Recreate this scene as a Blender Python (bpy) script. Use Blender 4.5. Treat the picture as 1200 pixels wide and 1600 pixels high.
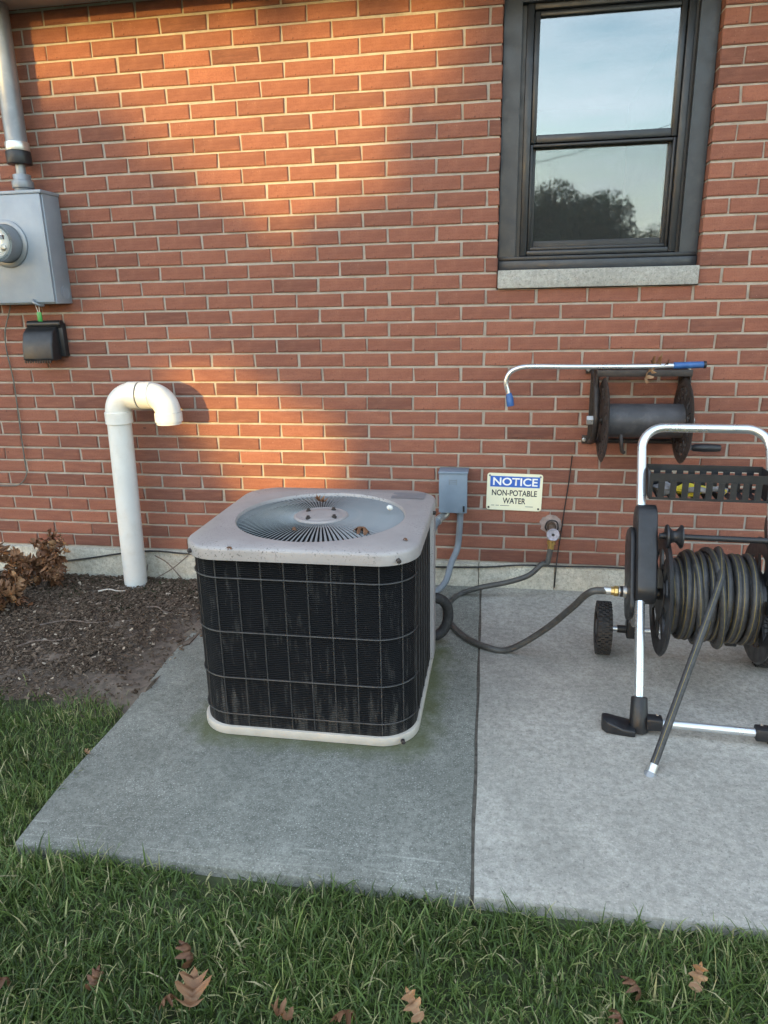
import bpy, bmesh, math, random
import numpy as np
from mathutils import Vector, Matrix
random.seed(7); rng = np.random.default_rng(7)
for o in list(bpy.data.objects): bpy.data.objects.remove(o)
scn = bpy.context.scene
col = scn.collection
PI = math.pi
# ------------------------------------------------------------------ camera
CAM = np.array([0.389, -3.102, 1.262]); FPX = 1109.256
RV = np.array([0.98659, 0.16217, -0.01894]); UV_ = np.array([-0.02829, 0.28053, 0.95943]); FW = np.array([-0.16090, 0.94602, -0.28133])
FW /= np.linalg.norm(FW); RV -= FW*(RV@FW); RV /= np.linalg.norm(RV); UV_ = np.cross(RV, FW)
cd = bpy.data.cameras.new('camera'); cam = bpy.data.objects.new('camera', cd); col.objects.link(cam)
cd.sensor_fit = 'VERTICAL'; cd.sensor_height = 24.0; cd.lens = FPX/1600*24.0; cd.clip_start = .05; cd.clip_end = 2000
m = Matrix.Identity(4)
for i in range(3): m[i][0], m[i][1], m[i][2], m[i][3] = RV[i], UV_[i], -FW[i], CAM[i]
cam.matrix_world = m; scn.camera = cam
def ray(x, y):
    d = FW*FPX + RV*(x-600) + UV_*(800-y); return d/np.linalg.norm(d)
def W(x, y, Y=0.0):                      # pixel of the photograph -> point on the plane y=Y parallel to the wall
    d = ray(x, y); t = (Y-CAM[1])/d[1]; return Vector(CAM+t*d)
def G(x, y, Z=0.0):                      # pixel -> point on the horizontal plane z=Z
    d = ray(x, y); t = (Z-CAM[2])/d[2]; return Vector(CAM+t*d)
def proj(P):
    d = np.array(P)-CAM; z = d@FW; return 600+FPX*(d@RV)/z, 800-FPX*(d@UV_)/z
# ------------------------------------------------------------------ sky, sun, exposure
SUN_AZ, SUN_EL = math.radians(29.0), math.radians(4.6)      # sun comes from behind-left of the camera, very low
SD = Vector((math.sin(SUN_AZ)*math.cos(SUN_EL), math.cos(SUN_AZ)*math.cos(SUN_EL), -math.sin(SUN_EL)))
world = bpy.data.worlds.new('World'); scn.world = world; world.use_nodes = True
wn = world.node_tree; bg = wn.nodes['Background']
sky = wn.nodes.new('ShaderNodeTexSky'); sky.sky_type = 'NISHITA'; sky.sun_disc = False
sky.sun_elevation = SUN_EL
sky.sun_rotation = math.atan2(-SD.x, -SD.y)
sky.air_density = 1.0; sky.dust_density = 0.6; sky.ozone_density = 1.6
_tc = wn.nodes.new('ShaderNodeTexCoord'); _mp = wn.nodes.new('ShaderNodeMapping'); _mp.inputs['Scale'].default_value = (1.0, 1.0, 5.0)
wn.links.new(_tc.outputs['Generated'], _mp.inputs[0])
_nz = wn.nodes.new('ShaderNodeTexNoise'); _nz.inputs['Scale'].default_value = 2.6; _nz.inputs['Detail'].default_value = 7; _nz.inputs['Roughness'].default_value = .6; wn.links.new(_mp.outputs[0], _nz.inputs['Vector'])
_rp = wn.nodes.new('ShaderNodeValToRGB'); _rp.color_ramp.elements[0].position = .42; _rp.color_ramp.elements[0].color = (0, 0, 0, 1); _rp.color_ramp.elements[1].position = .68; _rp.color_ramp.elements[1].color = (.75, .75, .75, 1); wn.links.new(_nz.outputs['Fac'], _rp.inputs[0])
_mx = wn.nodes.new('ShaderNodeMix'); _mx.data_type = 'RGBA'; wn.links.new(_rp.outputs[0], _mx.inputs[0]); wn.links.new(sky.outputs[0], _mx.inputs[6]); _mx.inputs[7].default_value = (3.3, 3.5, 3.8, 1)
wn.links.new(_mx.outputs[2], bg.inputs[0]); bg.inputs[1].default_value = 0.15
sl = bpy.data.lights.new('sun', 'SUN'); sun = bpy.data.objects.new('sun', sl); col.objects.link(sun)
sl.energy = 1.0; sl.angle = math.radians(0.53); sl.color = (1.0, .64, .17)
sun.rotation_euler = SD.to_track_quat('-Z', 'Y').to_euler()
scn.view_settings.view_transform = 'Standard'; scn.view_settings.look = 'None'
scn.view_settings.exposure = 2.93; scn.view_settings.gamma = 1.0
# ------------------------------------------------------------------ helpers
def tag(o, label=None, cat=None, group=None, kind=None):
    if label: o['label'] = label
    if cat: o['category'] = cat
    if group: o['group'] = group
    if kind: o['kind'] = kind
    return o
def thing(name, label, cat, loc=(0, 0, 0), rz=0.0, group=None):
    o = bpy.data.objects.new(name, None); col.objects.link(o); o.empty_display_size = .05
    o.location = loc; o.rotation_euler = (0, 0, rz)
    return tag(o, label, cat, group)
class MB:
    """collects geometry, then build() links it as ONE mesh object"""
    def __init__(s, org=(0, 0, 0)):
        s.v = []; s.f = []; s.a = []; s.org = Vector(org)
    def add(s, vs, fs, a=0.0):
        n = len(s.v); s.v += [Vector(p) for p in vs]; s.f += [[i+n for i in f] for f in fs]
        s.a += list(a) if isinstance(a, (list, tuple)) else [a]*len(vs); return s
    def box(s, lo, hi, a=0.0):
        x0, y0, z0 = lo; x1, y1, z1 = hi
        return s.add([(x0,y0,z0),(x1,y0,z0),(x1,y1,z0),(x0,y1,z0),(x0,y0,z1),(x1,y0,z1),(x1,y1,z1),(x0,y1,z1)],
            [(0,3,2,1),(4,5,6,7),(0,1,5,4),(1,2,6,5),(2,3,7,6),(3,0,4,7)], a)
    def obox(s, c, ax, ay, az, a=0.0):          # oriented box, half-axis vectors
        c, ax, ay, az = map(Vector, (c, ax, ay, az)); P = []
        for sz in (-1, 1):
            for sx, sy in ((-1,-1),(1,-1),(1,1),(-1,1)): P.append(c+ax*sx+ay*sy+az*sz)
        return s.add(P, [(0,3,2,1),(4,5,6,7),(0,1,5,4),(1,2,6,5),(2,3,7,6),(3,0,4,7)], a)
    def tube(s, pts, r, n=12, cap=True, stripe=None):
        pts = [Vector(p) for p in pts]; N = len(pts)
        rs = r if isinstance(r, (list, tuple)) else [r]*N
        t0 = (pts[1]-pts[0]).normalized(); nrm = t0.orthogonal().normalized(); vs = []; av = []
        for i in range(N):
            t = (pts[min(i+1, N-1)]-pts[max(i-1, 0)]).normalized()
            nrm = (nrm-t*nrm.dot(t)).normalized(); b = t.cross(nrm)
            for k in range(n):
                an = 2*PI*k/n; vs.append(pts[i]+(nrm*math.cos(an)+b*math.sin(an))*rs[i])
                av.append(1.0 if stripe is not None and k == stripe else 0.0)
        fs = [(i*n+k, i*n+(k+1) % n, (i+1)*n+(k+1) % n, (i+1)*n+k) for i in range(N-1) for k in range(n)]
        if cap: fs += [tuple(range(n))[::-1], tuple((N-1)*n+k for k in range(n))]
        return s.add(vs, fs, av)
    def lathe(s, c, axis, prof, n=32, closed=False):   # prof: (distance along axis, radius)
        c = Vector(c); axis = Vector(axis).normalized(); u = axis.orthogonal().normalized(); w = axis.cross(u); vs = []
        for d, r in prof:
            for k in range(n):
                an = 2*PI*k/n; vs.append(c+axis*d+(u*math.cos(an)+w*math.sin(an))*r)
        M_ = len(prof); fs = [(i*n+k, i*n+(k+1) % n, (i+1)*n+(k+1) % n, (i+1)*n+k) for i in range(M_-1) for k in range(n)]
        if closed: fs += [((M_-1)*n+k, (M_-1)*n+(k+1) % n, (k+1) % n, k) for k in range(n)]
        else: fs += [tuple(range(n))[::-1], tuple((M_-1)*n+k for k in range(n))]
        return s.add(vs, fs)
    def prism(s, poly, d):                       # poly: planar points, d: extrusion vector
        d = Vector(d); n = len(poly); p = [Vector(q) for q in poly]
        return s.add(p+[q+d for q in p], [tuple(range(n))[::-1], tuple(range(n, 2*n))]+[(i, (i+1) % n, n+(i+1) % n, n+i) for i in range(n)])
    def build(s, name, mat, parent=None, smooth=False, bevel=0.0, seg=2, angle=40):
        me = bpy.data.meshes.new(name); me.from_pydata([tuple(p-s.org) for p in s.v], [], s.f)
        if any(s.a):
            at = me.attributes.new('tone', 'FLOAT', 'POINT'); at.data.foreach_set('value', s.a)
        bm = bmesh.new(); bm.from_mesh(me); bmesh.ops.recalc_face_normals(bm, faces=bm.faces)
        if bevel:
            es = [e for e in bm.edges if len(e.link_faces) == 2 and e.calc_face_angle(0) > math.radians(35)]
            bmesh.ops.bevel(bm, geom=es, offset=bevel, segments=seg, affect='EDGES', profile=.5, clamp_overlap=True)
        if smooth or bevel:
            for f_ in bm.faces: f_.smooth = True
            for e in bm.edges:
                if len(e.link_faces) == 2 and e.calc_face_angle(0) > math.radians(angle): e.smooth = False
        bm.to_mesh(me); bm.free()
        return link(name, me, mat, parent)
def link(name, me, mat, parent=None):
    o = bpy.data.objects.new(name, me); col.objects.link(o)
    if mat is not None and not me.materials: me.materials.append(mat)
    if parent is not None: o.parent = parent
    return o
def spline(pts, per=10):
    pts = [Vector(p) for p in pts]; q = [pts[0]*2-pts[1]]+pts+[pts[-1]*2-pts[-2]]; out = []
    for i in range(1, len(q)-2):
        for k in range(per):
            t = k/per; a, b, c, d = q[i-1:i+3]
            out.append(.5*((2*b)+(c-a)*t+(2*a-5*b+4*c-d)*t*t+(3*b-3*c+d-a)*t**3))
    return out+[pts[-1]]
def rrect(x0, x1, y0, y1, r, n=8):               # rounded rectangle outline, ccw
    P = []
    for cx, cy, a0 in ((x1-r, y1-r, 0), (x0+r, y1-r, 90), (x0+r, y0+r, 180), (x1-r, y0+r, 270)):
        for k in range(n+1):
            a = math.radians(a0+90*k/n); P.append((cx+r*math.cos(a), cy+r*math.sin(a)))
    return P
# ------------------------------------------------------------------ materials
class NT:
    def __init__(s, name):
        s.m = bpy.data.materials.new(name); s.m.use_nodes = True; s.t = s.m.node_tree; s.b = s.t.nodes['Principled BSDF']; s.out = s.t.nodes['Material Output']
    def n(s, typ, **kw):
        nd = s.t.nodes.new(typ)
        for k, v in kw.items(): setattr(nd, k, v)
        return nd
    def l(s, a, b): s.t.links.new(a, b)
    def coord(s, scale=(1, 1, 1), out='Object'):
        tc = s.n('ShaderNodeTexCoord'); mp = s.n('ShaderNodeMapping'); mp.inputs['Scale'].default_value = scale
        s.l(tc.outputs[out], mp.inputs[0]); return mp.outputs[0]
    def noise(s, vec, scale, detail=4, rough=.55):
        nd = s.n('ShaderNodeTexNoise'); nd.inputs['Scale'].default_value = scale; nd.inputs['Detail'].default_value = detail; nd.inputs['Roughness'].default_value = rough
        s.l(vec, nd.inputs['Vector']); return nd.outputs['Fac']
    def ramp(s, fac, stops):
        nd = s.n('ShaderNodeValToRGB'); e = nd.color_ramp.elements
        while len(e) < len(stops): e.new(.5)
        for i, (p, c) in enumerate(stops): e[i].position = p; e[i].color = (c, c, c, 1) if isinstance(c, (int, float)) else (*c, 1)
        s.l(fac, nd.inputs[0]); return nd.outputs[0]
    def mix(s, fac, a, b, mode='MIX'):
        nd = s.n('ShaderNodeMix', data_type='RGBA', blend_type=mode)
        for sock, v in ((nd.inputs[0], fac), (nd.inputs[6], a), (nd.inputs[7], b)):
            if hasattr(v, 'is_linked'): s.l(v, sock)
            elif isinstance(v, (int, float)): sock.default_value = v
            else: sock.default_value = (*v, 1)
        return nd.outputs[2]
    def math(s, op, a, b=0.0):
        nd = s.n('ShaderNodeMath', operation=op)
        for sock, v in ((nd.inputs[0], a), (nd.inputs[1], b)):
            if hasattr(v, 'is_linked'): s.l(v, sock)
            else: sock.default_value = v
        return nd.outputs[0]
    def attr(s, name):
        nd = s.n('ShaderNodeAttribute'); nd.attribute_name = name; return nd
    def bump(s, h, strength, dist=.002):
        nd = s.n('ShaderNodeBump'); nd.inputs['Strength'].default_value = strength; nd.inputs['Distance'].default_value = dist
        s.l(h, nd.inputs['Height']); s.l(nd.outputs[0], s.b.inputs['Normal']); return nd
    def fin(s, colr=None, rough=None, metal=None):
        for k, v in (('Base Color', colr), ('Roughness', rough), ('Metallic', metal)):
            if v is None: continue
            if hasattr(v, 'is_linked'): s.l(v, s.b.inputs[k])
            elif isinstance(v, (int, float)): s.b.inputs[k].default_value = v
            else: s.b.inputs[k].default_value = (*v, 1)
        return s.m
def simple(name, c, rough=.5, metal=0.0, var=.18, vs=25, bump=.15, bs=180, dust=0.0, dustc=(.35, .33, .3)):
    k = NT(name); v = k.coord()
    dark = tuple(x*(1-var) for x in c); lite = tuple(min(1, x*(1+var)) for x in c)
    cc = k.ramp(k.noise(v, vs, 5), [(.3, dark), (.7, lite)])
    if dust:
        cc = k.mix(k.ramp(k.noise(v, vs*2.3, 6, .7), [(.5, 0.0), (.75, dust)]), cc, dustc)
    if bump: k.bump(k.noise(v, bs, 3), bump, .001)
    r_ = k.ramp(k.noise(v, vs*1.7, 4), [(.3, max(0, rough-.08)), (.7, min(1, rough+.1))])
    return k.fin(cc, r_, metal)
def brick_mat():
    k = NT('brick'); v = k.coord(); tone = k.attr('tone').outputs['Fac']
    base = k.ramp(tone, [(0.0, (.125, .060, .048)), (.22, (.180, .082, .062)), (.5, (.236, .100, .071)), (.8, (.275, .117, .081)), (1.0, (.325, .135, .09))])
    base = k.mix(k.ramp(k.noise(v, 9, 5, .6), [(.35, 0.0), (.7, .35)]), base, (.19, .073, .053))
    base = k.mix(k.ramp(k.noise(v, 140, 5, .75), [(.46, 0.0), (.72, .6)]), base, (.15, .058, .042)); base = k.mix(k.ramp(k.noise(k.coord((9, 9, 60)), 1.0, 5, .7), [(.45, 0.0), (.72, .4)]), base, (.36, .17, .115))
    base = k.mix(k.ramp(k.noise(v, 130, 2, .5), [(.70, 0.0), (.78, .6)]), base, (.5, .33, .25))
    base = k.mix(k.ramp(k.noise(v, 38, 2, .4), [(.74, 0.0), (.77, .7)]), base, (.07, .04, .035))
    k.bump(k.noise(v, 160, 6, .75), .7, .0035); k.b.inputs['Specular IOR Level'].default_value = .15
    return k.fin(base, .9)
def mortar_mat():
    k = NT('mortar'); v = k.coord()
    c = k.ramp(k.noise(v, 14, 6, .65), [(.3, (.29, .255, .215)), (.7, (.45, .41, .36))])
    c = k.mix(k.ramp(k.noise(v, 300, 3, .7), [(.45, 0.0), (.8, .5)]), c, (.27, .24, .2))
    k.bump(k.noise(v, 260, 5, .7), .7, .003); k.b.inputs['Specular IOR Level'].default_value = .15; return k.fin(c, .93)
def concrete_mat(name, lo, hi, speck, speckamt, moss=0.0, lines=False):
    k = NT(name); v = k.coord()
    c = k.ramp(k.noise(v, 2.3, 8, .68), [(.34, lo), (.66, hi)]); c = k.mix(k.ramp(k.noise(v, 6, 6, .7), [(.4, .3), (.6, 0.0)]), c, tuple(x*.72 for x in lo))
    c = k.mix(k.ramp(k.noise(v, 45, 6, .75), [(.38, .65), (.60, 0.0)]), c, tuple(x*.5 for x in lo)); c = k.mix(k.ramp(k.noise(v, 85, 4, .8), [(.55, 0.0), (.72, .45)]), c, tuple(min(1, x*1.5) for x in hi))
    c = k.mix(k.math('MULTIPLY', k.ramp(k.noise(v, 230, 3, .65), [(.56, 0.0), (.70, speckamt)]), k.ramp(k.noise(v, 4, 5, .7), [(.35, .35), (.65, 1.0)])), c, speck)
    c = k.mix(k.ramp(k.noise(v, 120, 2, .6), [(.3, .6), (.42, 0.0)]), c, tuple(x*.35 for x in lo))
    c = k.mix(k.ramp(k.noise(v, 8, 3, .5), [(.72, 0.0), (.78, .45)]), c, tuple(x*.45 for x in lo))
    if moss:
        # algae that grows in a ring on the slab round the foot of the condenser
        tc = k.n('ShaderNodeTexCoord'); sp = k.n('ShaderNodeSeparateXYZ'); k.l(tc.outputs['Object'], sp.inputs[0])
        dx = k.math('MAXIMUM', k.math('SUBTRACT', k.math('ABSOLUTE', k.math('ADD', sp.outputs[0], .165)), .27), 0.0)
        dy = k.math('MAXIMUM', k.math('SUBTRACT', k.math('ABSOLUTE', k.math('ADD', sp.outputs[1], .97)), .27), 0.0)
        d = k.math('SQRT', k.math('ADD', k.math('MULTIPLY', dx, dx), k.math('MULTIPLY', dy, dy)))
        d = k.math('ADD', d, k.math('MULTIPLY', k.math('SUBTRACT', k.noise(v, 13, 5, .7), .5), .16))
        c = k.mix(k.ramp(d, [(.07, moss), (.145, 0.0)]), c, (.085, .095, .035))
    if lines:
        # trowelled edge band and a pale scratch that follow the front edge of the slab
        tc2 = k.n('ShaderNodeTexCoord'); sp2 = k.n('ShaderNodeSeparateXYZ'); k.l(tc2.outputs['Object'], sp2.inputs[0])
        for yc, wd_, am in ((-1.735, .003, .34), (-1.785, .0025, .22)):
            dd = k.math('ABSOLUTE', k.math('ADD', k.math('ADD', sp2.outputs[1], -yc), k.math('MULTIPLY', k.math('SUBTRACT', k.noise(v, 3, 4, .6), .5), .05)))
            ln = k.ramp(dd, [(0.0, am), (wd_, 0.0)]); c = k.mix(k.math('MULTIPLY', ln, k.ramp(k.noise(v, 9, 3), [(.42, 0.0), (.6, 1.0)])), c, tuple(min(1, x*2.2) for x in hi))
    c = k.mix(k.math('MULTIPLY', k.ramp(k.noise(v, 3.3, 6, .7), [(.52, 0.0), (.72, .55)]), k.ramp(k.noise(v, 110, 4, .7), [(.38, 0.0), (.6, 1.0)])), c, tuple(min(1, x*1.65) for x in hi))
    c = k.mix(k.ramp(k.noise(v, 1.1, 5, .6), [(.40, .20), (.62, 0.0)]), c, tuple(x*.62 for x in lo))
    k.b.inputs['Specular IOR Level'].default_value = .2
    k.bump(k.noise(v, 300, 4, .7), .5, .002); return k.fin(c, .92)
def coil_mat():
    k = NT('coil fins'); v = k.coord(); st = k.coord((55, 55, 7))
    tc = k.n('ShaderNodeTexCoord'); sp = k.n('ShaderNodeSeparateXYZ'); k.l(tc.outputs['Object'], sp.inputs[0])
    low = k.ramp(sp.outputs[2], [(.03, .13), (.2, 0.0)])
    fac = k.ramp(k.math('ADD', k.noise(st, 1.0, 4, .65), low), [(.55, 0.0), (.74, .62)])
    fac2 = k.ramp(k.noise(v, 5, 3), [(.35, .25), (.65, 1.0)])
    k.b.inputs['Specular IOR Level'].default_value = .2; c = k.mix(k.math('MULTIPLY', fac, fac2), (.0035, .004, .0055), (.115, .112, .104))
    w = k.n('ShaderNodeTexWave', wave_type='BANDS', bands_direction='Z'); w.inputs['Scale'].default_value = 52; w.inputs['Distortion'].default_value = .25
    k.l(v, w.inputs['Vector']); k.bump(w.outputs['Fac'], .9, .004); return k.fin(c, .5)
def attr_mat(name, stops, rough=.6, var=.3, vs=60, trans=0.0, spec=.5):
    k = NT(name); c = k.ramp(k.attr('tone').outputs['Fac'], stops); v = k.coord()
    c = k.mix(k.ramp(k.noise(v, vs, 4), [(.3, var), (.7, 0.0)]), c, (.02, .02, .01))
    k.b.inputs['Specular IOR Level'].default_value = spec
    m_ = k.fin(c, rough)
    if trans:
        tr = k.n('ShaderNodeBsdfTranslucent'); k.l(c, tr.inputs[0]); mx = k.n('ShaderNodeMixShader'); mx.inputs[0].default_value = trans
        k.l(k.b.outputs[0], mx.inputs[1]); k.l(tr.outputs[0], mx.inputs[2]); k.l(mx.outputs[0], k.out.inputs[0])
    return m_
def hose_mat(name, c):
    k = NT(name); v = k.coord()
    cc = k.ramp(k.noise(v, 30, 5), [(.3, tuple(x*.7 for x in c)), (.7, tuple(x*1.3 for x in c))])
    cc = k.mix(k.ramp(k.noise(v, 90, 5, .7), [(.5, 0.0), (.8, .4)]), cc, (.17, .16, .14))
    cc = k.mix(k.ramp(k.attr('tone').outputs['Fac'], [(.80, 0.0), (.92, .7)]), cc, (.26, .20, .03))
    k.bump(k.noise(v, 300, 3), .2, .001); return k.fin(cc, .5)
def speckled(name, c, sp):
    k = NT(name); v = k.coord(); cc = k.ramp(k.noise(v, 7, 6, .65), [(.3, tuple(x*.86 for x in c)), (.7, tuple(x*1.1 for x in c))])
    pat = k.ramp(k.noise(v, 6.5, 3), [(.46, 0.0), (.62, 1.0)])
    cc = k.mix(k.math('MULTIPLY', k.ramp(k.noise(v, 190, 2, .5), [(.60, 0.0), (.68, .85)]), pat), cc, sp)
    cc = k.mix(k.ramp(k.noise(v, 45, 5, .7), [(.55, 0.0), (.8, .35)]), cc, tuple(x*.55 for x in c))
    k.bump(k.noise(v, 200, 3), .1, .001); return k.fin(cc, .46, .1)
MT = dict(
 brick=brick_mat(), mortar=mortar_mat(),
 found=concrete_mat('foundation concrete', (.46, .435, .365), (.62, .59, .50), (.68, .65, .58), .3),
 slabA=concrete_mat('old slab concrete', (.185, .187, .162), (.288, .286, .252), (.72, .72, .67), .85, .8, True),
 slabB=concrete_mat('light slab concrete', (.365, .350, .310), (.475, .452, .405), (.68, .66, .61), .55),
 stone=concrete_mat('limestone sill', (.36, .36, .335), (.45, .45, .42), (.56, .56, .53), .4),
 soil=simple('soil', (.125, .096, .074), .97, 0, .45, 35, 1.0, 90, .4, (.20, .165, .135)),
 joint=simple('joint dirt', (.085, .075, .06), .95, 0, .5, 60),
 turf=simple('turf soil', (.045, .055, .02), .95, 0, .45, 30, .8, 90),
 alu_dark=simple('dark bronze aluminium', (.019, .024, .032), .38, 0, .15, 10, .06, 250, .2, (.10, .10, .10)),
 alu_black=simple('black aluminium', (.016, .019, .024), .36, 0, .15, 10, .05, 250, .15, (.07, .07, .07)),
 black_frame=simple('black vinyl frame', (.012, .013, .016), .4, 0, .2, 15, .05),
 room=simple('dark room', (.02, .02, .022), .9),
 galv=simple('galvanised steel', (.24, .26, .285), .42, .4, .12, 9, .1, 90, .15, (.6, .6, .58)),
 boxgrey=simple('grey painted meter box', (.265, .305, .355), .45, .15, .10, 7, .1, 120, .3, (.38, .40, .41)),
 bluegrey=simple('blue grey enamel', (.175, .225, .285), .42, .05, .1, 12, .08, 200, .15, (.3, .32, .34)),
 conduit=simple('grey pvc conduit', (.17, .195, .225), .45, 0, .12, 18, .08, 200, .2, (.35, .35, .34)),
 pvc=simple('white pvc', (.66, .67, .65), .35, 0, .05, 8, .06, 150, .35, (.5, .47, .4)),
 plastic=simple('black plastic', (.014, .015, .018), .42, 0, .25, 20, .15, 260, .12, (.09, .09, .09)),
 rubber=simple('black rubber', (.018, .018, .019), .7, 0, .3, 30, .3, 220, .35, (.11, .10, .09)),
 iron=simple('rusty black iron', (.030, .025, .024), .55, .2, .4, 30, .4, 160, .35, (.10, .07, .055)),
 drum=simple('grey drum', (.050, .050, .056), .5, .1, .3, 12, .2, 160, .35, (.16, .15, .14)),
 chrome=simple('bright tube aluminium', (.66, .70, .74), .30, .85, .03, 8, 0),
 zinc=simple('zinc', (.6, .6, .58), .35, .8, .12, 60, .1),
 brass=simple('brass', (.55, .38, .14), .35, .85, .2, 80, .1),
 actop=speckled('painted condenser steel', (.325, .305, .30), (.05, .045, .045)),
 acwhite=simple('pale base pan', (.46, .43, .385), .55, 0, .1, 14, .1, 180, .4, (.34, .3, .25)),
 vane=simple('grille steel', (.22, .24, .25), .45, .15, .08, 12, .08, 200, .3, (.3, .29, .28)),
 patch=simple('patched mortar', (.30, .235, .21), .95, 0, .35, 40, .8, 200), bronze=simple('weathered bronze', (.16, .115, .085), .6, .5, .4, 60, .4), handwheel=simple('grey handwheel', (.36, .34, .38), .55, .3, .3, 90, .3),
 coil=coil_mat(), guard=simple('guard wire', (.03, .03, .032), .45, 0, .3, 40, 0, 100, .2, (.07, .06, .05)),
 blue=simple('blue plastic', (.03, .105, .30), .4, 0, .2, 40, .1), bluesign=simple('sign blue', (.035, .13, .50), .4, 0, .06, 20, 0),
 cream=simple('sign cream', (.80, .78, .58), .38, 0, .03, 8, .03), ink=simple('sign ink', (.02, .025, .035), .5, 0, .1, 20, 0),
 white=simple('sign white', (.85, .86, .84), .4, 0, .03, 8, 0), green=simple('green seal', (.03, .24, .05), .4, 0, .1, 30, 0),
 cable=simple('black cable', (.012, .012, .013), .5, 0, .3, 40, .1), wire=simple('grey wire', (.12, .13, .12), .5, .3, .3, 40, 0),
 hose=hose_mat('rubber hose', (.030, .031, .034)), hose2=hose_mat('grey rubber hose', (.058, .057, .054)),
 grass=attr_mat('grass blades', [(0, (.030, .050, .012)), (.45, (.085, .140, .032)), (.8, (.175, .255, .066)), (.93, (.36, .37, .15)), (1, (.52, .45, .26))], .42, .2, 40, .35, .35),
 mulch=attr_mat('mulch chips', [(0, (.06, .043, .032)), (.5, (.135, .098, .073)), (.85, (.23, .175, .135)), (1, (.55, .46, .36))], .95, .3, 60, 0.0, .1),
 leaf=attr_mat('dry leaf', [(0, (.11, .045, .022)), (.4, (.25, .115, .055)), (.75, (.36, .20, .10)), (1, (.50, .36, .21))], .6, .35, 90, .15),
 treeleaf=attr_mat('tree leaf', [(0, (.02, .04, .012)), (1, (.06, .10, .03))], .5, .2, 10, .0),
 bark=simple('bark', (.10, .075, .055), .9, 0, .4, 20, .9, 60), twig=simple('twig', (.13, .10, .085), .9, 0, .35, 60, .3),
 roof=simple('roof shingle', (.06, .055, .05), .9, 0, .3, 20, .6, 60), soffit=simple('soffit', (.35, .33, .30), .7, 0, .08, 10, .05),
 yellow=simple('yellow glove cloth', (.55, .45, .03), .7, 0, .2, 50, .3), greycloth=simple('grey glove cloth', (.22, .22, .23), .8, 0, .4, 50, .4),
)
def glass_mat(name, tint, refl, rough=0.0):
    k = NT(name); k.t.nodes.remove(k.b)
    tr = k.n('ShaderNodeBsdfTransparent'); tr.inputs[0].default_value = (*tint, 1)
    gl = k.n('ShaderNodeBsdfGlossy'); gl.inputs['Roughness'].default_value = rough; gl.inputs[0].default_value = (.92, .97, 1, 1)
    lw = k.n('ShaderNodeFresnel'); lw.inputs[0].default_value = 1.5
    f_ = k.math('MINIMUM', k.math('ADD', lw.outputs[0], refl), 1.0)
    v = k.coord(); bp = k.n('ShaderNodeBump'); bp.inputs['Strength'].default_value = .02; bp.inputs['Distance'].default_value = .01
    k.l(k.noise(v, 5, 2), bp.inputs['Height']); k.l(bp.outputs[0], gl.inputs['Normal'])
    mx = k.n('ShaderNodeMixShader'); k.l(f_, mx.inputs[0]); k.l(tr.outputs[0], mx.inputs[1]); k.l(gl.outputs[0], mx.inputs[2]); k.l(mx.outputs[0], k.out.inputs[0])
    return k.m
MT['glass'] = glass_mat('window glass', (.75, .8, .8), .10)
MT['glass_low'] = glass_mat('screened window glass', (.75, .8, .8), .11, .022)
MT['meterglass'] = glass_mat('meter glass', (.95, .97, .97), .05)
def screen_mat():
    k = NT('insect screen'); d = k.b; d.inputs['Base Color'].default_value = (.07, .075, .08, 1); d.inputs['Roughness'].default_value = .6
    tr = k.n('ShaderNodeBsdfTransparent'); mx = k.n('ShaderNodeMixShader'); mx.inputs[0].default_value = .13
    k.l(tr.outputs[0], mx.inputs[1]); k.l(d.outputs[0], mx.inputs[2]); k.l(mx.outputs[0], k.out.inputs[0]); return k.m
MT['screen'] = screen_mat()
# ================================================================== THE SETTING
def ground_z(x, y):                       # soil of the planting bed dips a little towards the wall
    return -.03
b = MB(); N = 60
gx = np.concatenate([np.linspace(-300, -5, 12), np.linspace(-4.5, 5, 60), np.linspace(6, 300, 12)]); gy = np.concatenate([np.linspace(-300, -6, 12), np.linspace(-5.5, .2, 40)])
vs = [(x, y, -.035+(.012*math.sin(x*3.1+y*2.3)*math.cos(y*4.1-x) if abs(x) < 5 and y > -6 else 0)) for y in gy for x in gx]
nx = len(gx); fs = [(j*nx+i, j*nx+i+1, (j+1)*nx+i+1, (j+1)*nx+i) for j in range(len(gy)-1) for i in range(nx-1)]
tag(b.add(vs, fs).build('lawn_ground', MT['turf'], smooth=True), kind='structure')
JX = lambda y: .312+(-y)*.0215                                       # the open joint between the slabs runs slightly askew
LX = lambda y: -.86+(-y)*.045                                        # left edge of the old slab
b = MB()
def slab(name, polyL, polyR, ys, mat):
    b = MB(); n = len(ys)
    vs = []
    for y in ys: vs += [(polyL(y), y, 0), (polyR(y), y, 0), (polyL(y), y, -.12), (polyR(y), y, -.12)]
    fs = []
    for i in range(n-1):
        a, c = i*4, (i+1)*4
        fs += [(a, a+1, c+1, c), (a, c, c+2, a+2), (a+1, a+3, c+3, c+1)]
    fs += [(0, 2, 3, 1), ((n-1)*4, (n-1)*4+1, (n-1)*4+3, (n-1)*4+2)]
    return tag(b.add(vs, fs).build(name, mat, bevel=.006, seg=2), kind='structure')
ys = [-1.822]+[-1.75+.0865*i for i in range(21)]
slab('patio_slab', lambda y: LX(y)+.006*math.sin(y*9), lambda y: JX(y)-.0035+.0015*math.sin(y*17), ys, MT['slabA'])
slab('walk_slab', lambda y: JX(y)+.0035+.0015*math.sin(y*13+1), lambda y: 4.2, ys, MT['slabB'])
tag(MB().box((.30, -1.815, -.11), (.36, -.03, -.004)).build('joint_filler', MT['joint']), kind='structure')
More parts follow.
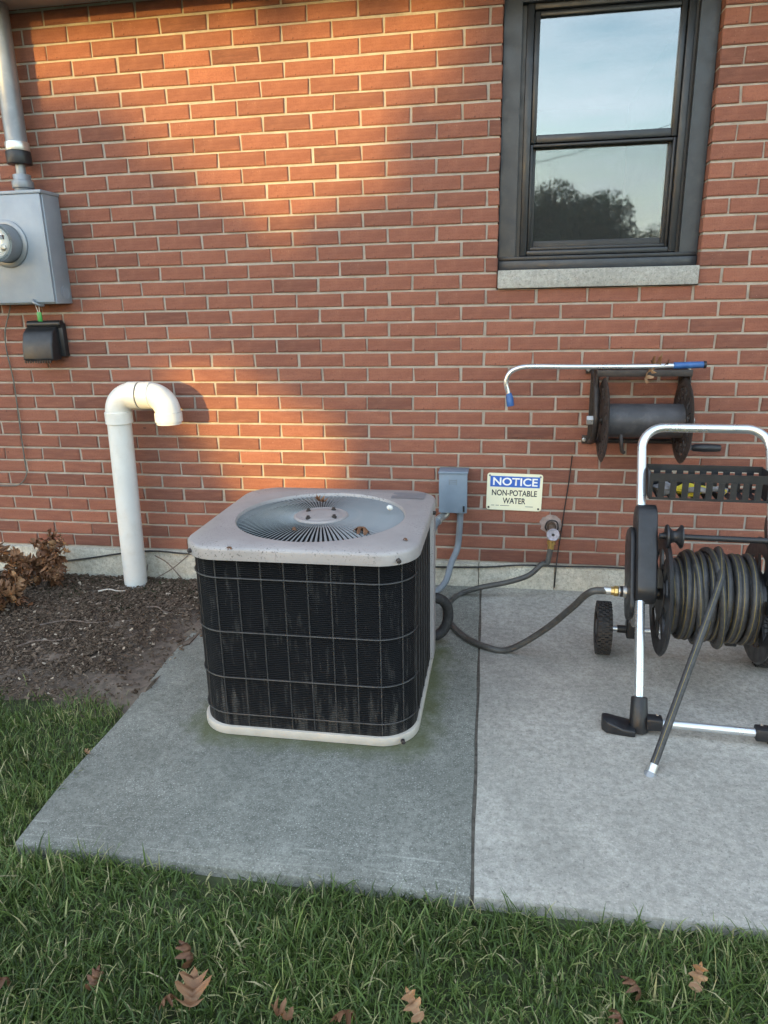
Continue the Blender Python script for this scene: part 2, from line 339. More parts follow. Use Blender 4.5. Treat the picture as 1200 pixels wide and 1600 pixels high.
# soil bed left of the slab: heaped surface that laps over the slab edge
b = MB(); nx, ny = 60, 50; vs = []
for j in range(ny+1):
    for i in range(nx+1):
        x = -4.2+(3.55)*(i/nx)**.6; y = -1.2-.04*math.sin(x*5)+(1.19)*j/ny
        e = x-LX(y)                                                     # >0 over the slab
        lap = .03+.05*math.sin(y*7+1)*math.sin(y*3)+.10*max(0, min(1, (y+.95)/.5))
        h = -.012+.012*math.sin(x*11+y*7)*math.sin(y*13-x*3)+.008*math.sin(x*31)*math.sin(y*29)
        h -= .03*max(0, (y+.5)/.5)
        if e > 0: h = .016*(1-e/lap)+.003*math.sin(y*40) if e < lap else -.05
        if j < 6: h -= .032*(1-j/6)
        if j == 0: h = -.06
        vs.append((x, y, h))
fs = [(j*(nx+1)+i, j*(nx+1)+i+1, (j+1)*(nx+1)+i+1, (j+1)*(nx+1)+i) for j in range(ny) for i in range(nx)]
tag(b.add(vs, fs).build('planting_bed', MT['soil'], smooth=True), kind='structure')

# ================================================================== HOUSE
BL, BH, ZF = .2032, .063057, .114
OX0, OX1, OZ0, OZ1 = .352, 1.134, 1.313, 2.415          # masonry opening (sill included below the frame)
house = thing('brick_house', 'red brick house wall with pale mortar, concrete footing and a black window', 'house')
b = MB()
for lo, hi in (((-6, .0065, ZF-.01), (OX0-.004, .30, 2.72)), ((OX1+.004, .0065, ZF-.01), (6, .30, 2.72)), ((OX0-.004, .0065, ZF-.01), (OX1+.004, .30, OZ0-.004)), ((OX0-.004, .0065, OZ1+.004), (OX1+.004, .30, 2.72))): b.box(lo, hi)
b.build('wall', MT['mortar'], house)
b = MB().box((-6, -.026, -.5), (.3, .3, ZF-.004)); b.box((.3018, -.0255, -.5), (.640, .3, ZF-.0045)); b.box((.6418, -.026, -.5), (6, .3, ZF-.004))
b.build('foundation', MT['found'], house, bevel=.006)
# bricks -------------------------------------------------------------
def brick_geo(x0, x1, z0, z1):
    j = lambda s: random.uniform(-s, s)
    c = .0028; dy = j(.0012); P = []
    q = [(x0+j(.0022), z0+j(.0014)), (x1+j(.0022), z0+j(.0014)), (x1+j(.0022), z1+j(.0014)), (x0+j(.0022), z1+j(.0014))]
    cx, cz = (x0+x1)/2, (z0+z1)/2
    for x, z in q: P.append((x, .095, z))
    for x, z in q: P.append((x, c+dy, z))
    for x, z in q:
        k = c+(random.uniform(0, .002) if random.random() < .9 else random.uniform(.002, .008)); P.append((x+(k if x < cx else -k), dy, z+(k if z < cz else -k)))
    F = [(0,4,5,1), (1,5,6,2), (2,6,7,3), (3,7,4,0), (4,8,9,5), (5,9,10,6), (6,10,11,7), (7,11,8,4), (8,11,10,9)]
    return P, F
bricks = []
for L in range(0, 41):
    z0 = ZF+L*BH+.0047; z1 = ZF+(L+1)*BH-.0047; cj = random.uniform(-.004, .004)
    for kx in range(-28, 29):
        u = kx + (0 if L % 2 else .5)
        x0 = u*BL+.0048+cj+random.uniform(-.0015, .0015); x1 = (u+1)*BL-.0048+cj+random.uniform(-.0015, .0015)
        if x0 < -5.6 or x1 > 5.7: continue
        segs = [(x0, x1)]
        if z1 > OZ0+.01 and z0 < OZ1:
            segs = []
            if x0 < OX0: segs.append((x0, min(x1, OX0)))
            if x1 > OX1: segs.append((max(x0, OX1), x1))
        for s0, s1 in segs:
            if s1-s0 < .025: continue
            tone = min(1, max(0, random.gauss(.56, .17)))
            if random.random() < .07: tone = random.uniform(.08, .3)
            p = proj(((s0+s1)/2, 0, (z0+z1)/2)); q0 = proj((s0, 0, z0)); q1 = proj((s1, 0, z1))
            area = abs((q1[0]-q0[0])*(q1[1]-q0[1])) if (0 < p[0] < 1200 and 0 < p[1] < 1600) else 0
            # behind the condenser and the meter box nothing of the brick shows
            if 300 < p[0] < 680 and p[1] > 775: area = 0
            if p[0] < 90 and 300 < p[1] < 475: area = 0
            bricks.append((area, s0, s1, z0, z1, tone))
bricks.sort(key=lambda t: -t[0])
for area, x0, x1, z0, z1, tone in bricks[:300]:
    b = MB((x0, 0, z0)); P, F = brick_geo(x0, x1, z0, z1); b.add(P, F, max(tone, .001)); o = b.build('brick', MT['brick'], house); o.location = (x0, 0, z0)
b = MB()
for area, x0, x1, z0, z1, tone in bricks[300:]:
    P, F = brick_geo(x0, x1, z0, z1); b.add(P, F, max(tone, .001))
tag(b.build('brickwork', MT['brick'], house), kind='stuff')
# eave and roof --------------------------------------------------------
b = MB().box((-6.4, -.30, 2.452), (6.4, -.004, 2.47)); b.build('soffit', MT['soffit'], house)
b = MB().box((-6.4, -.325, 2.436), (6.4, -.3005, 2.62)); b.build('fascia', MT['alu_dark'], house)
b = MB().prism([(-6.5, -.39, 2.60), (-6.5, 4.2, 4.35), (-6.5, 4.2, 4.40), (-6.5, -.39, 2.65)], (13, 0, 0)); b.prism([(-6.5, 4.2, 4.35), (-6.5, 8.9, 2.60), (-6.5, 8.9, 2.65), (-6.5, 4.2, 4.40)], (13, 0, 0))
b.build('roof', MT['roof'], house)
MB().box((-6, .31, -.5), (-5.9, 8.4, 2.7)).box((5.9, .31, -.5), (6, 8.4, 2.7)).box((-6, 8.4, -.5), (6, 8.5, 2.7)).build('rear_wall', MT['mortar'], house)
# window ----------------------------------------------------------------
Y0 = .052
win = link('window', MB().box((OX0+.002, Y0, OZ0+.073), (OX0+.070, Y0+.09, OZ1-.002)).box((OX1-.070, Y0, OZ0+.073), (OX1-.002, Y0+.09, OZ1-.002)).box((OX0+.0705, Y0+.001, OZ1-.072), (OX1-.0705, Y0+.09, OZ1-.002)).build('tmp', None).data, MT['alu_dark'], house)
bpy.data.objects.remove(bpy.data.objects['tmp'])
def bar(x0, x1, y0, y1, z0, z1, name, mat, bev=.003): return MB().box((x0, y0, z0), (x1, y1, z1)).build(name, mat, win, bevel=bev)
zb = OZ0+.073
bar(OX0+.002, OX1-.002, Y0-.012, Y0+.09, zb-.002, zb+.035, 'bottom_trim', MT['alu_dark'])
bar(OX0+.004, OX1-.004, Y0-.004, Y0+.08, zb+.0355, zb+.052, 'weather_strip', MT['black_frame'])
fx0, fx1 = OX0+.088, OX1-.080; ft = 2.352; fb = zb+.055
b = MB()
for lo, hi in (((fx0, Y0+.022, fb), (fx0+.028, Y0+.085, ft)), ((fx1-.028, Y0+.022, fb), (fx1, Y0+.085, ft)), ((fx0+.0285, Y0+.022, ft-.030), (fx1-.0285, Y0+.085, ft)), ((fx0+.0285, Y0+.022, fb), (fx1-.0285, Y0+.085, fb+.02))): b.box(lo, hi)
b.build('frame', MT['alu_black'], win, bevel=.004)
b = MB().box((OX0+.0705, Y0+.03, zb+.053), (fx0-.0005, Y0+.08, OZ1-.073)).box((fx1+.0005, Y0+.03, zb+.053), (OX1-.0705, Y0+.08, OZ1-.073)).box((fx0, Y0+.03, ft+.0005), (fx1, Y0+.08, OZ1-.073)); b.build('gap_liner', MT['black_frame'], win)
zm0, zm1 = 1.852, 1.892                                     # meeting rail
def sash(name, x0, x1, z0, z1, y0, y1, w, wb, wt):
    b = MB()
    for lo, hi in (((x0, y0, z0), (x0+w, y1, z1)), ((x1-w, y0, z0), (x1, y1, z1)), ((x0+w+.0004, y0, z0), (x1-w-.0004, y1, z0+wb)), ((x0+w+.0004, y0, z1-wt), (x1-w-.0004, y1, z1))): b.box(lo, hi)
    return b.build(name, MT['alu_black'] if name == 'upper_sash' else MT['black_frame'], win, bevel=.004)
sash('upper_sash', fx0+.029, fx1-.029, zm0+.012, ft-.031, Y0+.034, Y0+.060, .022, .030, .020)
sash('lower_sash', fx0+.029, fx1-.029, fb+.021, zm1-.004, Y0+.064, Y0+.084, .024, .038, .036)
MB().box((fx0+.050, Y0+.048, zm0+.040), (fx1-.050, Y0+.051, ft-.050)).build('pane', MT['glass'], win)
MB().box((fx0+.052, Y0+.074, fb+.058), (fx1-.052, Y0+.077, zm1-.039)).build('pane', MT['glass_low'], win)
MB().box((fx0+.030, Y0+.0605, fb+.022), (fx1-.030, Y0+.0615, zm1-.006)).build('insect_screen', MT['screen'], win)
b = MB()
for lo, hi in (((fx0+.029, Y0+.040, fb+.021), (fx0+.040, Y0+.062, zm1-.030)), ((fx1-.040, Y0+.040, fb+.021), (fx1-.029, Y0+.062, zm1-.030)), ((fx0+.0405, Y0+.040, fb+.021), (fx1-.0405, Y0+.062, fb+.034)), ((fx0+.0405, Y0+.040, zm1-.042), (fx1-.0405, Y0+.062, zm1-.030))): b.box(lo, hi)
b.build('screen_frame', MT['black_frame'], win, bevel=.003)
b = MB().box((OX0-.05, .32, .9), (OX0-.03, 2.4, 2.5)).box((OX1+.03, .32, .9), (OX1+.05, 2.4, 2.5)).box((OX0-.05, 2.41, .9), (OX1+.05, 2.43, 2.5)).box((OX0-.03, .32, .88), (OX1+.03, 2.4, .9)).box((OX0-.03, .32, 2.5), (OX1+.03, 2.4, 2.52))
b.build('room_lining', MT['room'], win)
b = MB().box((OX0+.002, -.022, OZ0-.0005), (OX1-.003, .12, OZ0+.0705)); b.build('sill', MT['stone'], win, bevel=.004)

# ================================================================== ELECTRIC METER
mb = thing('electric_meter', 'grey metal meter box with round glass meter and thick conduit above it', 'meter', (-1.75, -.06, 1.288))
org = (-1.75, -.06, 1.288)
bx0, bx1, bz0, bz1, bD = -1.945, -1.560, 1.290, 1.746, -.128
MB(org).box((bx0, bD+.012, bz0), (bx1, .001, bz1)).build('case', MT['boxgrey'], mb, bevel=.003)
MB(org).box((bx0-.004, bD, bz0+.006), (bx1-.006, bD+.0115, bz1-.008)).build('cover', MT['boxgrey'], mb, bevel=.003)
MB(org).box((bx0-.006, bD-.004, bz1-.0075), (bx1+.004, .0005, bz1+.006)).build('lid_flange', MT['boxgrey'], mb, bevel=.002)
mc = Vector((-1.750, bD, 1.542))
MB(org).lathe(mc, (0, -1, 0), [(0, .098), (.008, .098), (.012, .09), (.012, .080), (.0, .080)], 40).build('ring', MT['galv'], mb, smooth=True)
MB(org).lathe(mc, (0, -1, 0), [(.0, .078), (.055, .078), (.070, .074), (.074, .066)], 40).build('meter_base', MT['galv'], mb, smooth=True)
dm = MB(org).lathe(mc, (0, -1, 0), [(.0745, .064), (.079, .060), (.079, .0)], 40).build('meter_face', MT['white'], mb)
b = MB(org); b.box((mc.x-.035, mc.y-.088, mc.z+.012), (mc.x+.045, mc.y-.0795, mc.z+.028)); b.build('display', MT['plastic'], mb)
MB(org).lathe((mc.x+.038, mc.y-.0795, mc.z-.022), (0, -1, 0), [(0, .013), (.006, .013), (.008, .009)], 20).build('port', MT['zinc'], mb, smooth=True)
b = MB(org)
for zz, w_ in ((.04, .05), (.034, .03), (-.035, .04), (-.042, .055)): b.box((mc.x-w_/2-.01, mc.y-.0800, mc.z+zz), (mc.x+w_/2-.01, mc.y-.0796, mc.z+zz+.0025))
b.build('printing', MT['ink'], mb)
MB(org).lathe(mc, (0, -1, 0), [(.075, .0765), (.10, .075), (.118, .068), (.125, .05), (.127, .0)], 40).build('glass_cover', MT['meterglass'], mb, smooth=True)
cx, cy = -1.672, -.072
MB(org).tube([(cx, cy, bz1+.006), (cx, cy, bz1+.02), (cx, cy, bz1+.021), (cx, cy, bz1+.05), (cx, cy, bz1+.051), (cx, cy, bz1+.075)], [.036, .036, .044, .044, .036, .036], 20).build('hub', MT['galv'], mb, bevel=.002)
MB(org).tube([(cx, cy, bz1+.075), (cx, cy, bz1+.125)], .020, 20).build('nipple', MT['galv'], mb, smooth=True)
MB(org).tube([(cx, cy, bz1+.115), (cx, cy, bz1+.165)], .050, 28).build('coupling', MT['plastic'], mb, bevel=.003)
MB(org).tube([(cx, cy, bz1+.1655), (cx, cy, bz1+.20)], .048, 28).build('clamp', MT['zinc'], mb, bevel=.002)
MB(org).tube([(cx, cy, bz1+.16), (cx, cy, 2.45)], .043, 28).build('conduit', MT['galv'], mb, smooth=True)
MB(org).lathe((bx1-.0002, -.045, 1.338), (1, 0, 0), [(0, .030), (.002, .030), (.002, .026), (.0008, .026), (.0008, .016), (.002, .016), (.002, .0)], 28).build('knockout', MT['boxgrey'], mb, smooth=True)
MB(org).tube(spline([(-1.665, bD-.004, bz0+.018), (-1.655, bD-.014, bz0+.006), (-1.640, bD-.006, bz0-.004), (-1.635, bD+.02, bz0-.006)], 5), .006, 8).build('hasp', MT['galv'], mb, smooth=True)
sg = thing('meter_seal', 'small green plastic seal hanging by wire under the meter box', 'seal', (-1.655, -.12, 1.22))
so = (-1.655, -.12, 1.22)
MB(so).box((-1.664, -.125, 1.215), (-1.642, -.117, 1.256)).build('tag', MT['green'], sg, bevel=.003)
MB(so).tube(spline([(-1.657, -.121, 1.255), (-1.662, -.124, 1.28), (-1.655, -.13, 1.296), (-1.648, -.124, 1.28), (-1.650, -.121, 1.255)], 5), .0015, 6).build('wire', MT['zinc'], sg)
# vent hood
vt = thing('vent_hood', 'black plastic louvred vent hood on the brick under the meter', 'vent', (-1.71, 0, 1.03)); vo = (-1.71, 0, 1.03)
vx0, vx1 = -1.775, -1.622
MB(vo).box((vx0, -.03, 1.055), (vx1+.012, .004, 1.205)).build('flange', MT['plastic'], vt, bevel=.006)
prof = [(-.0305, 1.192), (-.05, 1.188), (-.080, 1.165), (-.098, 1.11), (-.104, 1.045), (-.09, 1.040), (-.0305, 1.042)]
MB(vo).prism([(vx0-.006, y-.0, z) for y, z in prof], (.150, 0, 0)).build('hood', MT['plastic'], vt, bevel=.008, seg=3)
MB(vo).tube([(vx0-.004, -.028, 1.202), (vx1+.01, -.028, 1.202)], .017, 12).build('top_roll', MT['plastic'], vt, smooth=True)
b = MB(vo)
for k in range(11): b.box((vx0+.002+k*.0125, -.105, 1.032), (vx0+.008+k*.0125, -.099, 1.0445))
b.build('grille_teeth', MT['plastic'], vt)
# ground wire
gw = MB().tube(spline([(-1.86, -.02, 1.29), W(8, 530, -.012), W(22, 600, -.010), W(33, 680, -.010), W(40, 728, -.012), W(42, 738, -.014), W(36, 752, -.014), W(20, 759, -.012), W(-40, 757, -.010)], 8), .0030, 8).build('ground_wire', MT['wire'], smooth=True)
tag(gw, 'thin grey ground wire hanging down the brick from the meter box', 'wire')

# ================================================================== WHITE PIPE
pp = thing('vent_pipe', 'white plastic pipe with a U-bend top rising from the mulch', 'pipe', (-1.345, -.125, -.03)); po = (-1.345, -.125, -.03)
pb, ptp = Vector((-1.350, -.125, -.10)), Vector((-1.330, -.125, .812))
MB(po).tube([pb, ptp], .0535, 32).build('stem', MT['pvc'], pp, smooth=True)
R0 = .0535; ex = ptp.x; ez = .812; rr = .078
def collar(c, ax, L, r, name): return MB(po).lathe(Vector(c)-Vector(ax)*L/2, ax, [(0, r-.004), (.002, r), (L-.002, r), (L, r-.004)], 32).build(name, MT['pvc'], pp, smooth=True)
collar((ex, -.125, .790), (0, 0, 1), .055, .0605, 'collar')
arc1 = [Vector((ex+rr-rr*math.cos(a), -.125, ez+rr*math.sin(a))) for a in np.linspace(0, PI/2, 12)]
arc2 = [Vector((ex+rr+.085+rr*math.sin(a), -.125, ez+rr*math.cos(a))) for a in np.linspace(0, PI/2, 12)]
MB(po).tube(arc1, .0565, 32).build('elbow', MT['pvc'], pp, smooth=True)
MB(po).tube(arc2, .0565, 32).build('elbow', MT['pvc'], pp, smooth=True)
collar((ex+rr+.011, -.125, ez+rr), (1, 0, 0), .052, .0605, 'collar'); collar((ex+rr+.069, -.125, ez+rr), (1, 0, 0), .056, .0605, 'collar')
MB(po).lathe((ex+rr+.0372, -.125, ez+rr), (1, 0, 0), [(0, .0585), (.0037, .0585)], 32).build('seam', MT['ink'], pp)
xe = ex+2*rr+.085
MB(po).lathe((xe, -.125, ez+.002), (0, 0, -1), [(0, .057), (.002, .0605), (.040, .0605), (.041, .055), (.052, .055), (.052, .047), (.0, .047)], 32, True).build('collar', MT['pvc'], pp, smooth=True)

# ================================================================== CONDENSER
AX0, AX1, AY0, AY1 = -.520, .165, -1.308, -.630; ACX, ACY = (AX0+AX1)/2, (AY0+AY1)/2; ZT = .612
ac = thing('air_conditioner', 'square black coil condenser with grey fan-grille top and pale base pan', 'air conditioner', (ACX, ACY, 0)); ao = (ACX, ACY, 0)
def shell(x0, x1, y0, y1, r, z0, z1, mat, name, parent, n=10, top=True, bev=0):
    P = rrect(x0, x1, y0, y1, r, n); return MB(ao).prism([(x, y, z0) for x, y in P], (0, 0, z1-z0)).build(name, mat, parent, smooth=True, bevel=bev)
shell(AX0-.001, AX1-.002, AY0+.001, AY1-.002, .112, .001, .030, MT['acwhite'], 'base_pan', ac, bev=.004)
shell(AX0+.008, AX1-.010, AY0+.010, AY1-.008, .110, .026, .585, MT['coil'], 'coil', ac)
# cap with round fan opening
b = MB(ao); RF = .272; FC = Vector((ACX, ACY-.008, 0)); m_ = 128; outer = []; inner = []
PO = rrect(AX0-.004, AX1+.004, AY0-.006, AY1+.004, .115, 16)
for k in range(m_):                       # cast a ray at each angle so that rim and opening share their spokes
    a = 2*PI*k/m_; dx_, dy_ = math.cos(a), math.sin(a); best = None
    for i in range(len(PO)):
        (xa_, ya_), (xb_, yb_) = PO[i], PO[(i+1) % len(PO)]; ex_, ey_ = xb_-xa_, yb_-ya_; den = dx_*ey_-dy_*ex_
        if abs(den) < 1e-12: continue
        t = ((xa_-FC.x)*ey_-(ya_-FC.y)*ex_)/den; q = ((xa_-FC.x)*dy_-(ya_-FC.y)*dx_)/den
        if t > 0 and -1e-9 <= q <= 1+1e-9 and (best is None or t < best): best = t
    outer.append((FC.x+dx_*best, FC.y+dy_*best)); inner.append((FC.x+RF*dx_, FC.y+RF*dy_))
rings = [[(x, y, .574) for x, y in outer], [(x, y, .602) for x, y in outer]]
sh = lambda s, z: [(ACX+(x-ACX)*s, ACY+(y-ACY)*s, z) for x, y in outer]
rings += [sh(.994, .609), sh(.978, .6125)]
rings += [[(x*.35+ix*.65, y*.35+iy*.65, .616) for (x, y), (ix, iy) in zip(outer, inner)], [(x, y, .615) for x, y in inner], [(FC.x+(x-FC.x)*.985, FC.y+(y-FC.y)*.985, .609) for x, y in inner], [(FC.x+(x-FC.x)*.985, FC.y+(y-FC.y)*.985, .574) for x, y in inner]]
vs = [p for r_ in rings for p in r_]; fs = [(i*m_+k, i*m_+(k+1) % m_, (i+1)*m_+(k+1) % m_, (i+1)*m_+k) for i in range(len(rings)-1) for k in range(m_)]
fs += [((len(rings)-1)*m_+k, (len(rings)-1)*m_+(k+1) % m_, (k+1) % m_, k) for k in range(m_)]
b.add(vs, fs).build('top_panel', MT['actop'], ac, smooth=True, angle=50)
MB(ao).lathe((FC.x, FC.y, .40), (0, 0, 1), [(0, .262), (.012, .262)], 40).build('fan_shroud', MT['plastic'], ac)
b = MB(ao)
for k in range(3):
    a = 2*PI*k/3+.4; d = Vector((math.cos(a), math.sin(a), 0)); t = Vector((-d.y, d.x, 0)); b.obox(FC+Vector((0, 0, .47))+d*.14, d*.10, t*.055+Vector((0, 0, .02)), (0, 0, .0015))
b.build('fan_blades', MT['galv'], ac)
NV = 104; b = MB(); d, t, up_ = Vector((1, 0, 0)), Vector((0, 1, 0)), Vector((0, 0, 1)); vs = []; TI = .40
for r_, dz in ((.082, .004), (.14, .006), (.20, .004), (.271, -.002)):
    w = (2*PI*r_/NV)*.27; ctr = d*r_+up_*(.606+dz); ti = t*math.cos(TI)+up_*math.sin(TI); nn = -t*math.sin(TI)+up_*math.cos(TI)
    vs += [ctr-ti*w-nn*.0008, ctr+ti*w-nn*.0008, ctr+ti*w+nn*.0008, ctr-ti*w+nn*.0008]
b.add(vs, [(i*4+j, i*4+(j+1) % 4, (i+1)*4+(j+1) % 4, (i+1)*4+j) for i in range(3) for j in range(4)]+[(0, 1, 2, 3), (12, 15, 14, 13)])
vane0 = b.build('grille_vane', MT['vane'], ac, smooth=True); vane0.location = (FC.x-ACX, FC.y-ACY, 0)
for k in range(1, NV):
    o = vane0.copy(); col.objects.link(o); o.parent = ac; o.rotation_euler = (0, 0, 2*PI*k/NV)
hub = MB(ao).lathe((FC.x, FC.y, .600), (0, 0, 1), [(0, .088), (.013, .088), (.017, .082), (.014, .066), (.017, .060), (.019, .040), (.019, 0)], 40).build('hub_cap', MT['actop'], ac, smooth=True)
for k in range(4):
    a = PI/4+PI/2*k+.25; MB(ao).lathe((FC.x+.058*math.cos(a), FC.y+.058*math.sin(a), .614), (0, 0, 1), [(0, .008), (.006, .008), (.006, .0055), (.012, .005), (.013, 0)], 10).build('bolt', MT['iron'], ac, smooth=True)
# wire guard, each wire a loop or an upright
wx0, wx1, wy0, wy1, wr = AX0+.0055, AX1-.0075, AY0+.0075, AY1-.0055, .1125
P = rrect(wx0, wx1, wy0, wy1, wr, 8)
for z in (.515, .345, .195, .072): MB(ao).tube([(x, y, z) for x, y in P if not (x > AX1-.165 and y > AY1-.165)], .0024, 6).build('guard_wire', MT['guard'], ac, smooth=True)
per = [Vector((x, y, 0)) for x, y in P]; per.append(per[0]); seglen = [(per[i+1]-per[i]).length for i in range(len(per)-1)]; tot = sum(seglen); nW = 36
for k in range(nW):
    s = (k+.35)*tot/nW; i = 0
    while s > seglen[i]: s -= seglen[i]; i += 1
    p = per[i].lerp(per[i+1], s/seglen[i])
    if p.x > AX1-.165 and p.y > AY1-.165: continue
    c = Vector((ACX, ACY, 0)); q = p+(c-p).normalized()*.0022
    MB(ao).tube([(q.x, q.y, .034), (q.x, q.y, .578)], .0023, 6).build('guard_wire', MT['guard'], ac, smooth=True)
# service panel on the rear right corner
b = MB(ao); P = rrect(AX0-.0, AX1+.0035, AY0, AY1+.002, .11, 10); pts = [p for p in P if p[0] > AX1-.16 and p[1] > AY1-.15]; pts = [(AX1+.0035, AY1-.17)]+pts
ring = [(x, y, .034) for x, y in pts]+[(x, y, .576) for x, y in pts]; n_ = len(pts)
ring += [(x-.012, y-.010, .034) for x, y in pts]+[(x-.012, y-.010, .576) for x, y in pts]
fs = []
for i in range(n_-1): fs += [(i, i+1, n_+i+1, n_+i), (2*n_+i, 3*n_+i, 3*n_+i+1, 2*n_+i+1), (i, 2*n_+i, 2*n_+i+1, i+1), (n_+i, n_+i+1, 3*n_+i+1, 3*n_+i)]
fs += [(0, n_, 3*n_, 2*n_), (n_-1, 3*n_-1, 4*n_-1, 2*n_-1)]
b.add(ring, fs).build('service_panel', MT['actop'], ac, smooth=True, angle=50)
for x, y, z in ((AX0+.030, AY0+.028, .588), (AX1-.045, AY0+.010, .588), (AX1+.004, AY1-.20, .588), (AX1-.04, AY0+.014, .018)):
    dd = Vector((x-ACX, y-ACY, 0)); dd = Vector((0, -1, 0)) if abs(dd.y) > abs(dd.x)*1.05 else Vector((1 if dd.x > 0 else -1, 0, 0))
    if x < ACX: dd = Vector((-.75, -.66, 0))
    if x > AX1-.05 and y < AY0+.05: dd = Vector((.35, -.93, 0))
    MB(ao).lathe(Vector((x, y, z))-dd*.004, dd, [(0, .0065), (.012, .0065), (.014, .004)], 10).build('screw', MT['iron'], ac, smooth=True)
MB(ao).add([(AX1-.150, AY1-.13, .6168), (AX1-.035, AY1-.13, .6168), (AX1-.035, AY1-.045, .6150), (AX1-.150, AY1-.045, .6150)], [(0, 1, 2, 3)]).build('rating_label', MT['galv'], ac)

# ================================================================== LEAVES
def oak_poly(n=4, w=1.0):
    L = [(0, -.50, .012), (0, -.38, .02)]
    side = [(.05, -.37), (.15, -.35), (.30, -.29), (.24, -.19), (.13, -.13), (.17, -.03), (.33, .00), (.43, .07), (.33, .15), (.16, .15), (.18, .24), (.31, .34), (.20, .40), (.09, .36), (.07, .47), (.0, .54)]
    return [(x*w, y) for x, y in side]
def leaf_mesh(name, size, curl, seed, tone, w=1.0):
    r = random.Random(seed); half = oak_poly(w=w); right = [(x*(1+r.uniform(-.2, .2)), y+r.uniform(-.015, .015)) for x, y in half]; left = [(-x*(1+r.uniform(-.25, .2)), y+r.uniform(-.02, .02)) for x, y in half[:-1]]
    me = bpy.data.meshes.new(name); vs = []; fs = []
    def z(x, y): return curl*(x*x*2.6+y*y*1.1)+.03*math.sin(9*x+3*y+seed)+.02*math.sin(14*y+seed*2)
    mid = [(0, y) for _, y in half]
    for t in (mid, right, left+[half[-1]]):
        for x, y in t: vs.append((x*size, y*size, z(x, y)*size))
    n = len(half)
    for i in range(n-1): fs += [(i, n+i, n+i+1, i+1), (i, i+1, 2*n+i+1, 2*n+i)]
    k = len(vs); vs += [(-.008*size, -.36*size, z(0, -.36)*size), (.008*size, -.36*size, z(0, -.36)*size), (.006*size, -.60*size, (z(0, -.6)+.02)*size), (-.006*size, -.60*size, (z(0, -.6)+.02)*size)]; fs.append((k, k+1, k+2, k+3))
    top = len(vs); vs += [(x, y, z_-.0006) for x, y, z_ in vs]; fs += [tuple(i+top for i in f[::-1]) for f in fs]
    me.from_pydata(vs, [], fs); at = me.attributes.new('tone', 'FLOAT', 'POINT'); at.data.foreach_set('value', [max(.01, min(1, tone+r.uniform(-.15, .15))) for _ in vs])
    for p in me.polygons: p.use_smooth = True
    me.materials.append(MT['leaf']); return me
LEAFM = [leaf_mesh('leaf', 1.0, c, s, t, w) for c, s, t, w in ((.9, 1, .45, 1), (-1.2, 2, .28, .8), (1.1, 3, .55, 1.1), (1.0, 4, .72, .7), (-1.6, 5, .15, .9), (1.9, 6, .4, .75))]
def leaf_obj(name, mi, size, loc, rot, parent=None):
    o = bpy.data.objects.new(name, LEAFM[mi]); col.objects.link(o); o.scale = (size,)*3; o.location = loc; o.rotation_euler = rot
    if parent: o.parent = parent
    return o
for (px, py, z, mi, s, rot, lab) in (
    (502, 787, .622, 0, .05, (.05, .1, 1.2), 'torn tan leaf caught in the condenser fan grille beside the hub'),
    (566, 826, .622, 1, .06, (.1, .1, 1.3), 'small brown curled leaf lying on the condenser grille vanes'),
    (460, 826, .622, 4, .025, (.2, .1, .4), 'tiny reddish leaf scrap on the front vanes of the condenser grille'),
    (359, 857, .618, 1, .022, (.1, .1, 1.5), 'tiny brown leaf scrap on the front corner of the condenser top'),
    (634, 843, .6175, 4, .02, (.1, .1, .7), 'tiny rust-brown leaf crumb on the condenser top near the screw')):
    o = leaf_obj('dry_leaf', mi, s, G(px, py, z)+Vector((0, 0, .006)), rot); tag(o, lab, 'leaf', 'leaf scraps on the condenser')
o = MB().lathe(G(608, 797, .622), (.3, .2, 1), [(0, .004), (.004, .010), (.010, .011), (.016, .006), (.017, 0)], 10).build('acorn_cap', MT['pvc'], smooth=True); tag(o, 'small pale round acorn cap on the condenser grille', 'acorn cap')

# ================================================================== DISCONNECT BOX AND CONDUITS
db = thing('disconnect_box', 'blue-grey electrical disconnect box on the brick behind the condenser', 'electrical box', (.19, 0, .37)); do = (.19, 0, .37)
dx0, dx1, dz0, dz1 = .122, .246, .368, .550
MB(do).box((dx0+.004, -.070, dz0+.003), (dx1-.004, .004, dz1-.006)).build('case', MT['bluegrey'], db, bevel=.002)
MB(do).box((dx0, -.084, dz0), (dx1, -.0705, dz1-.004)).build('cover', MT['bluegrey'], db, bevel=.003)
MB(do).box((dx0-.002, -.090, dz1-.0035), (dx1+.003, .003, dz1+.006)).build('hood', MT['bluegrey'], db, bevel=.002)
MB(do).box((dx1-.018, -.0875, dz0+.008), (dx1-.010, -.0842, dz0+.034)).build('latch', MT['plastic'], db)
b = MB(do)
for k in range(3): b.box((dx0+.046, -.0848, dz1-.050+k*.008), (dx0+.076, -.0842, dz1-.047+k*.008))
b.box((dx0+.044, -.0848, dz1-.054), (dx0+.047, -.0842, dz1-.028)); b.box((dx0+.0765, -.0848, dz1-.054), (dx0+.0795, -.0842, dz1-.028)); b.build('embossed_mark', MT['conduit'], db)
cv = thing('supply_conduit', 'grey plastic conduit curving down from the disconnect box behind the condenser', 'conduit', (.21, -.04, .2)); co = (.21, -.04, .2)
MB(co).tube([(.215, -.042, dz0+.002), (.215, -.042, dz0-.012)], .020, 16).build('connector', MT['conduit'], cv, bevel=.002)
MB(co).tube(spline([(.215, -.042, dz0-.010), (.213, -.045, .30), (.205, -.055, .20), W(705, 880, -.10), W(694, 912, -.16), (.075, -.26, .02), (.0, -.45, .016)], 8), .0145, 14).build('pipe', MT['conduit'], cv, smooth=True)
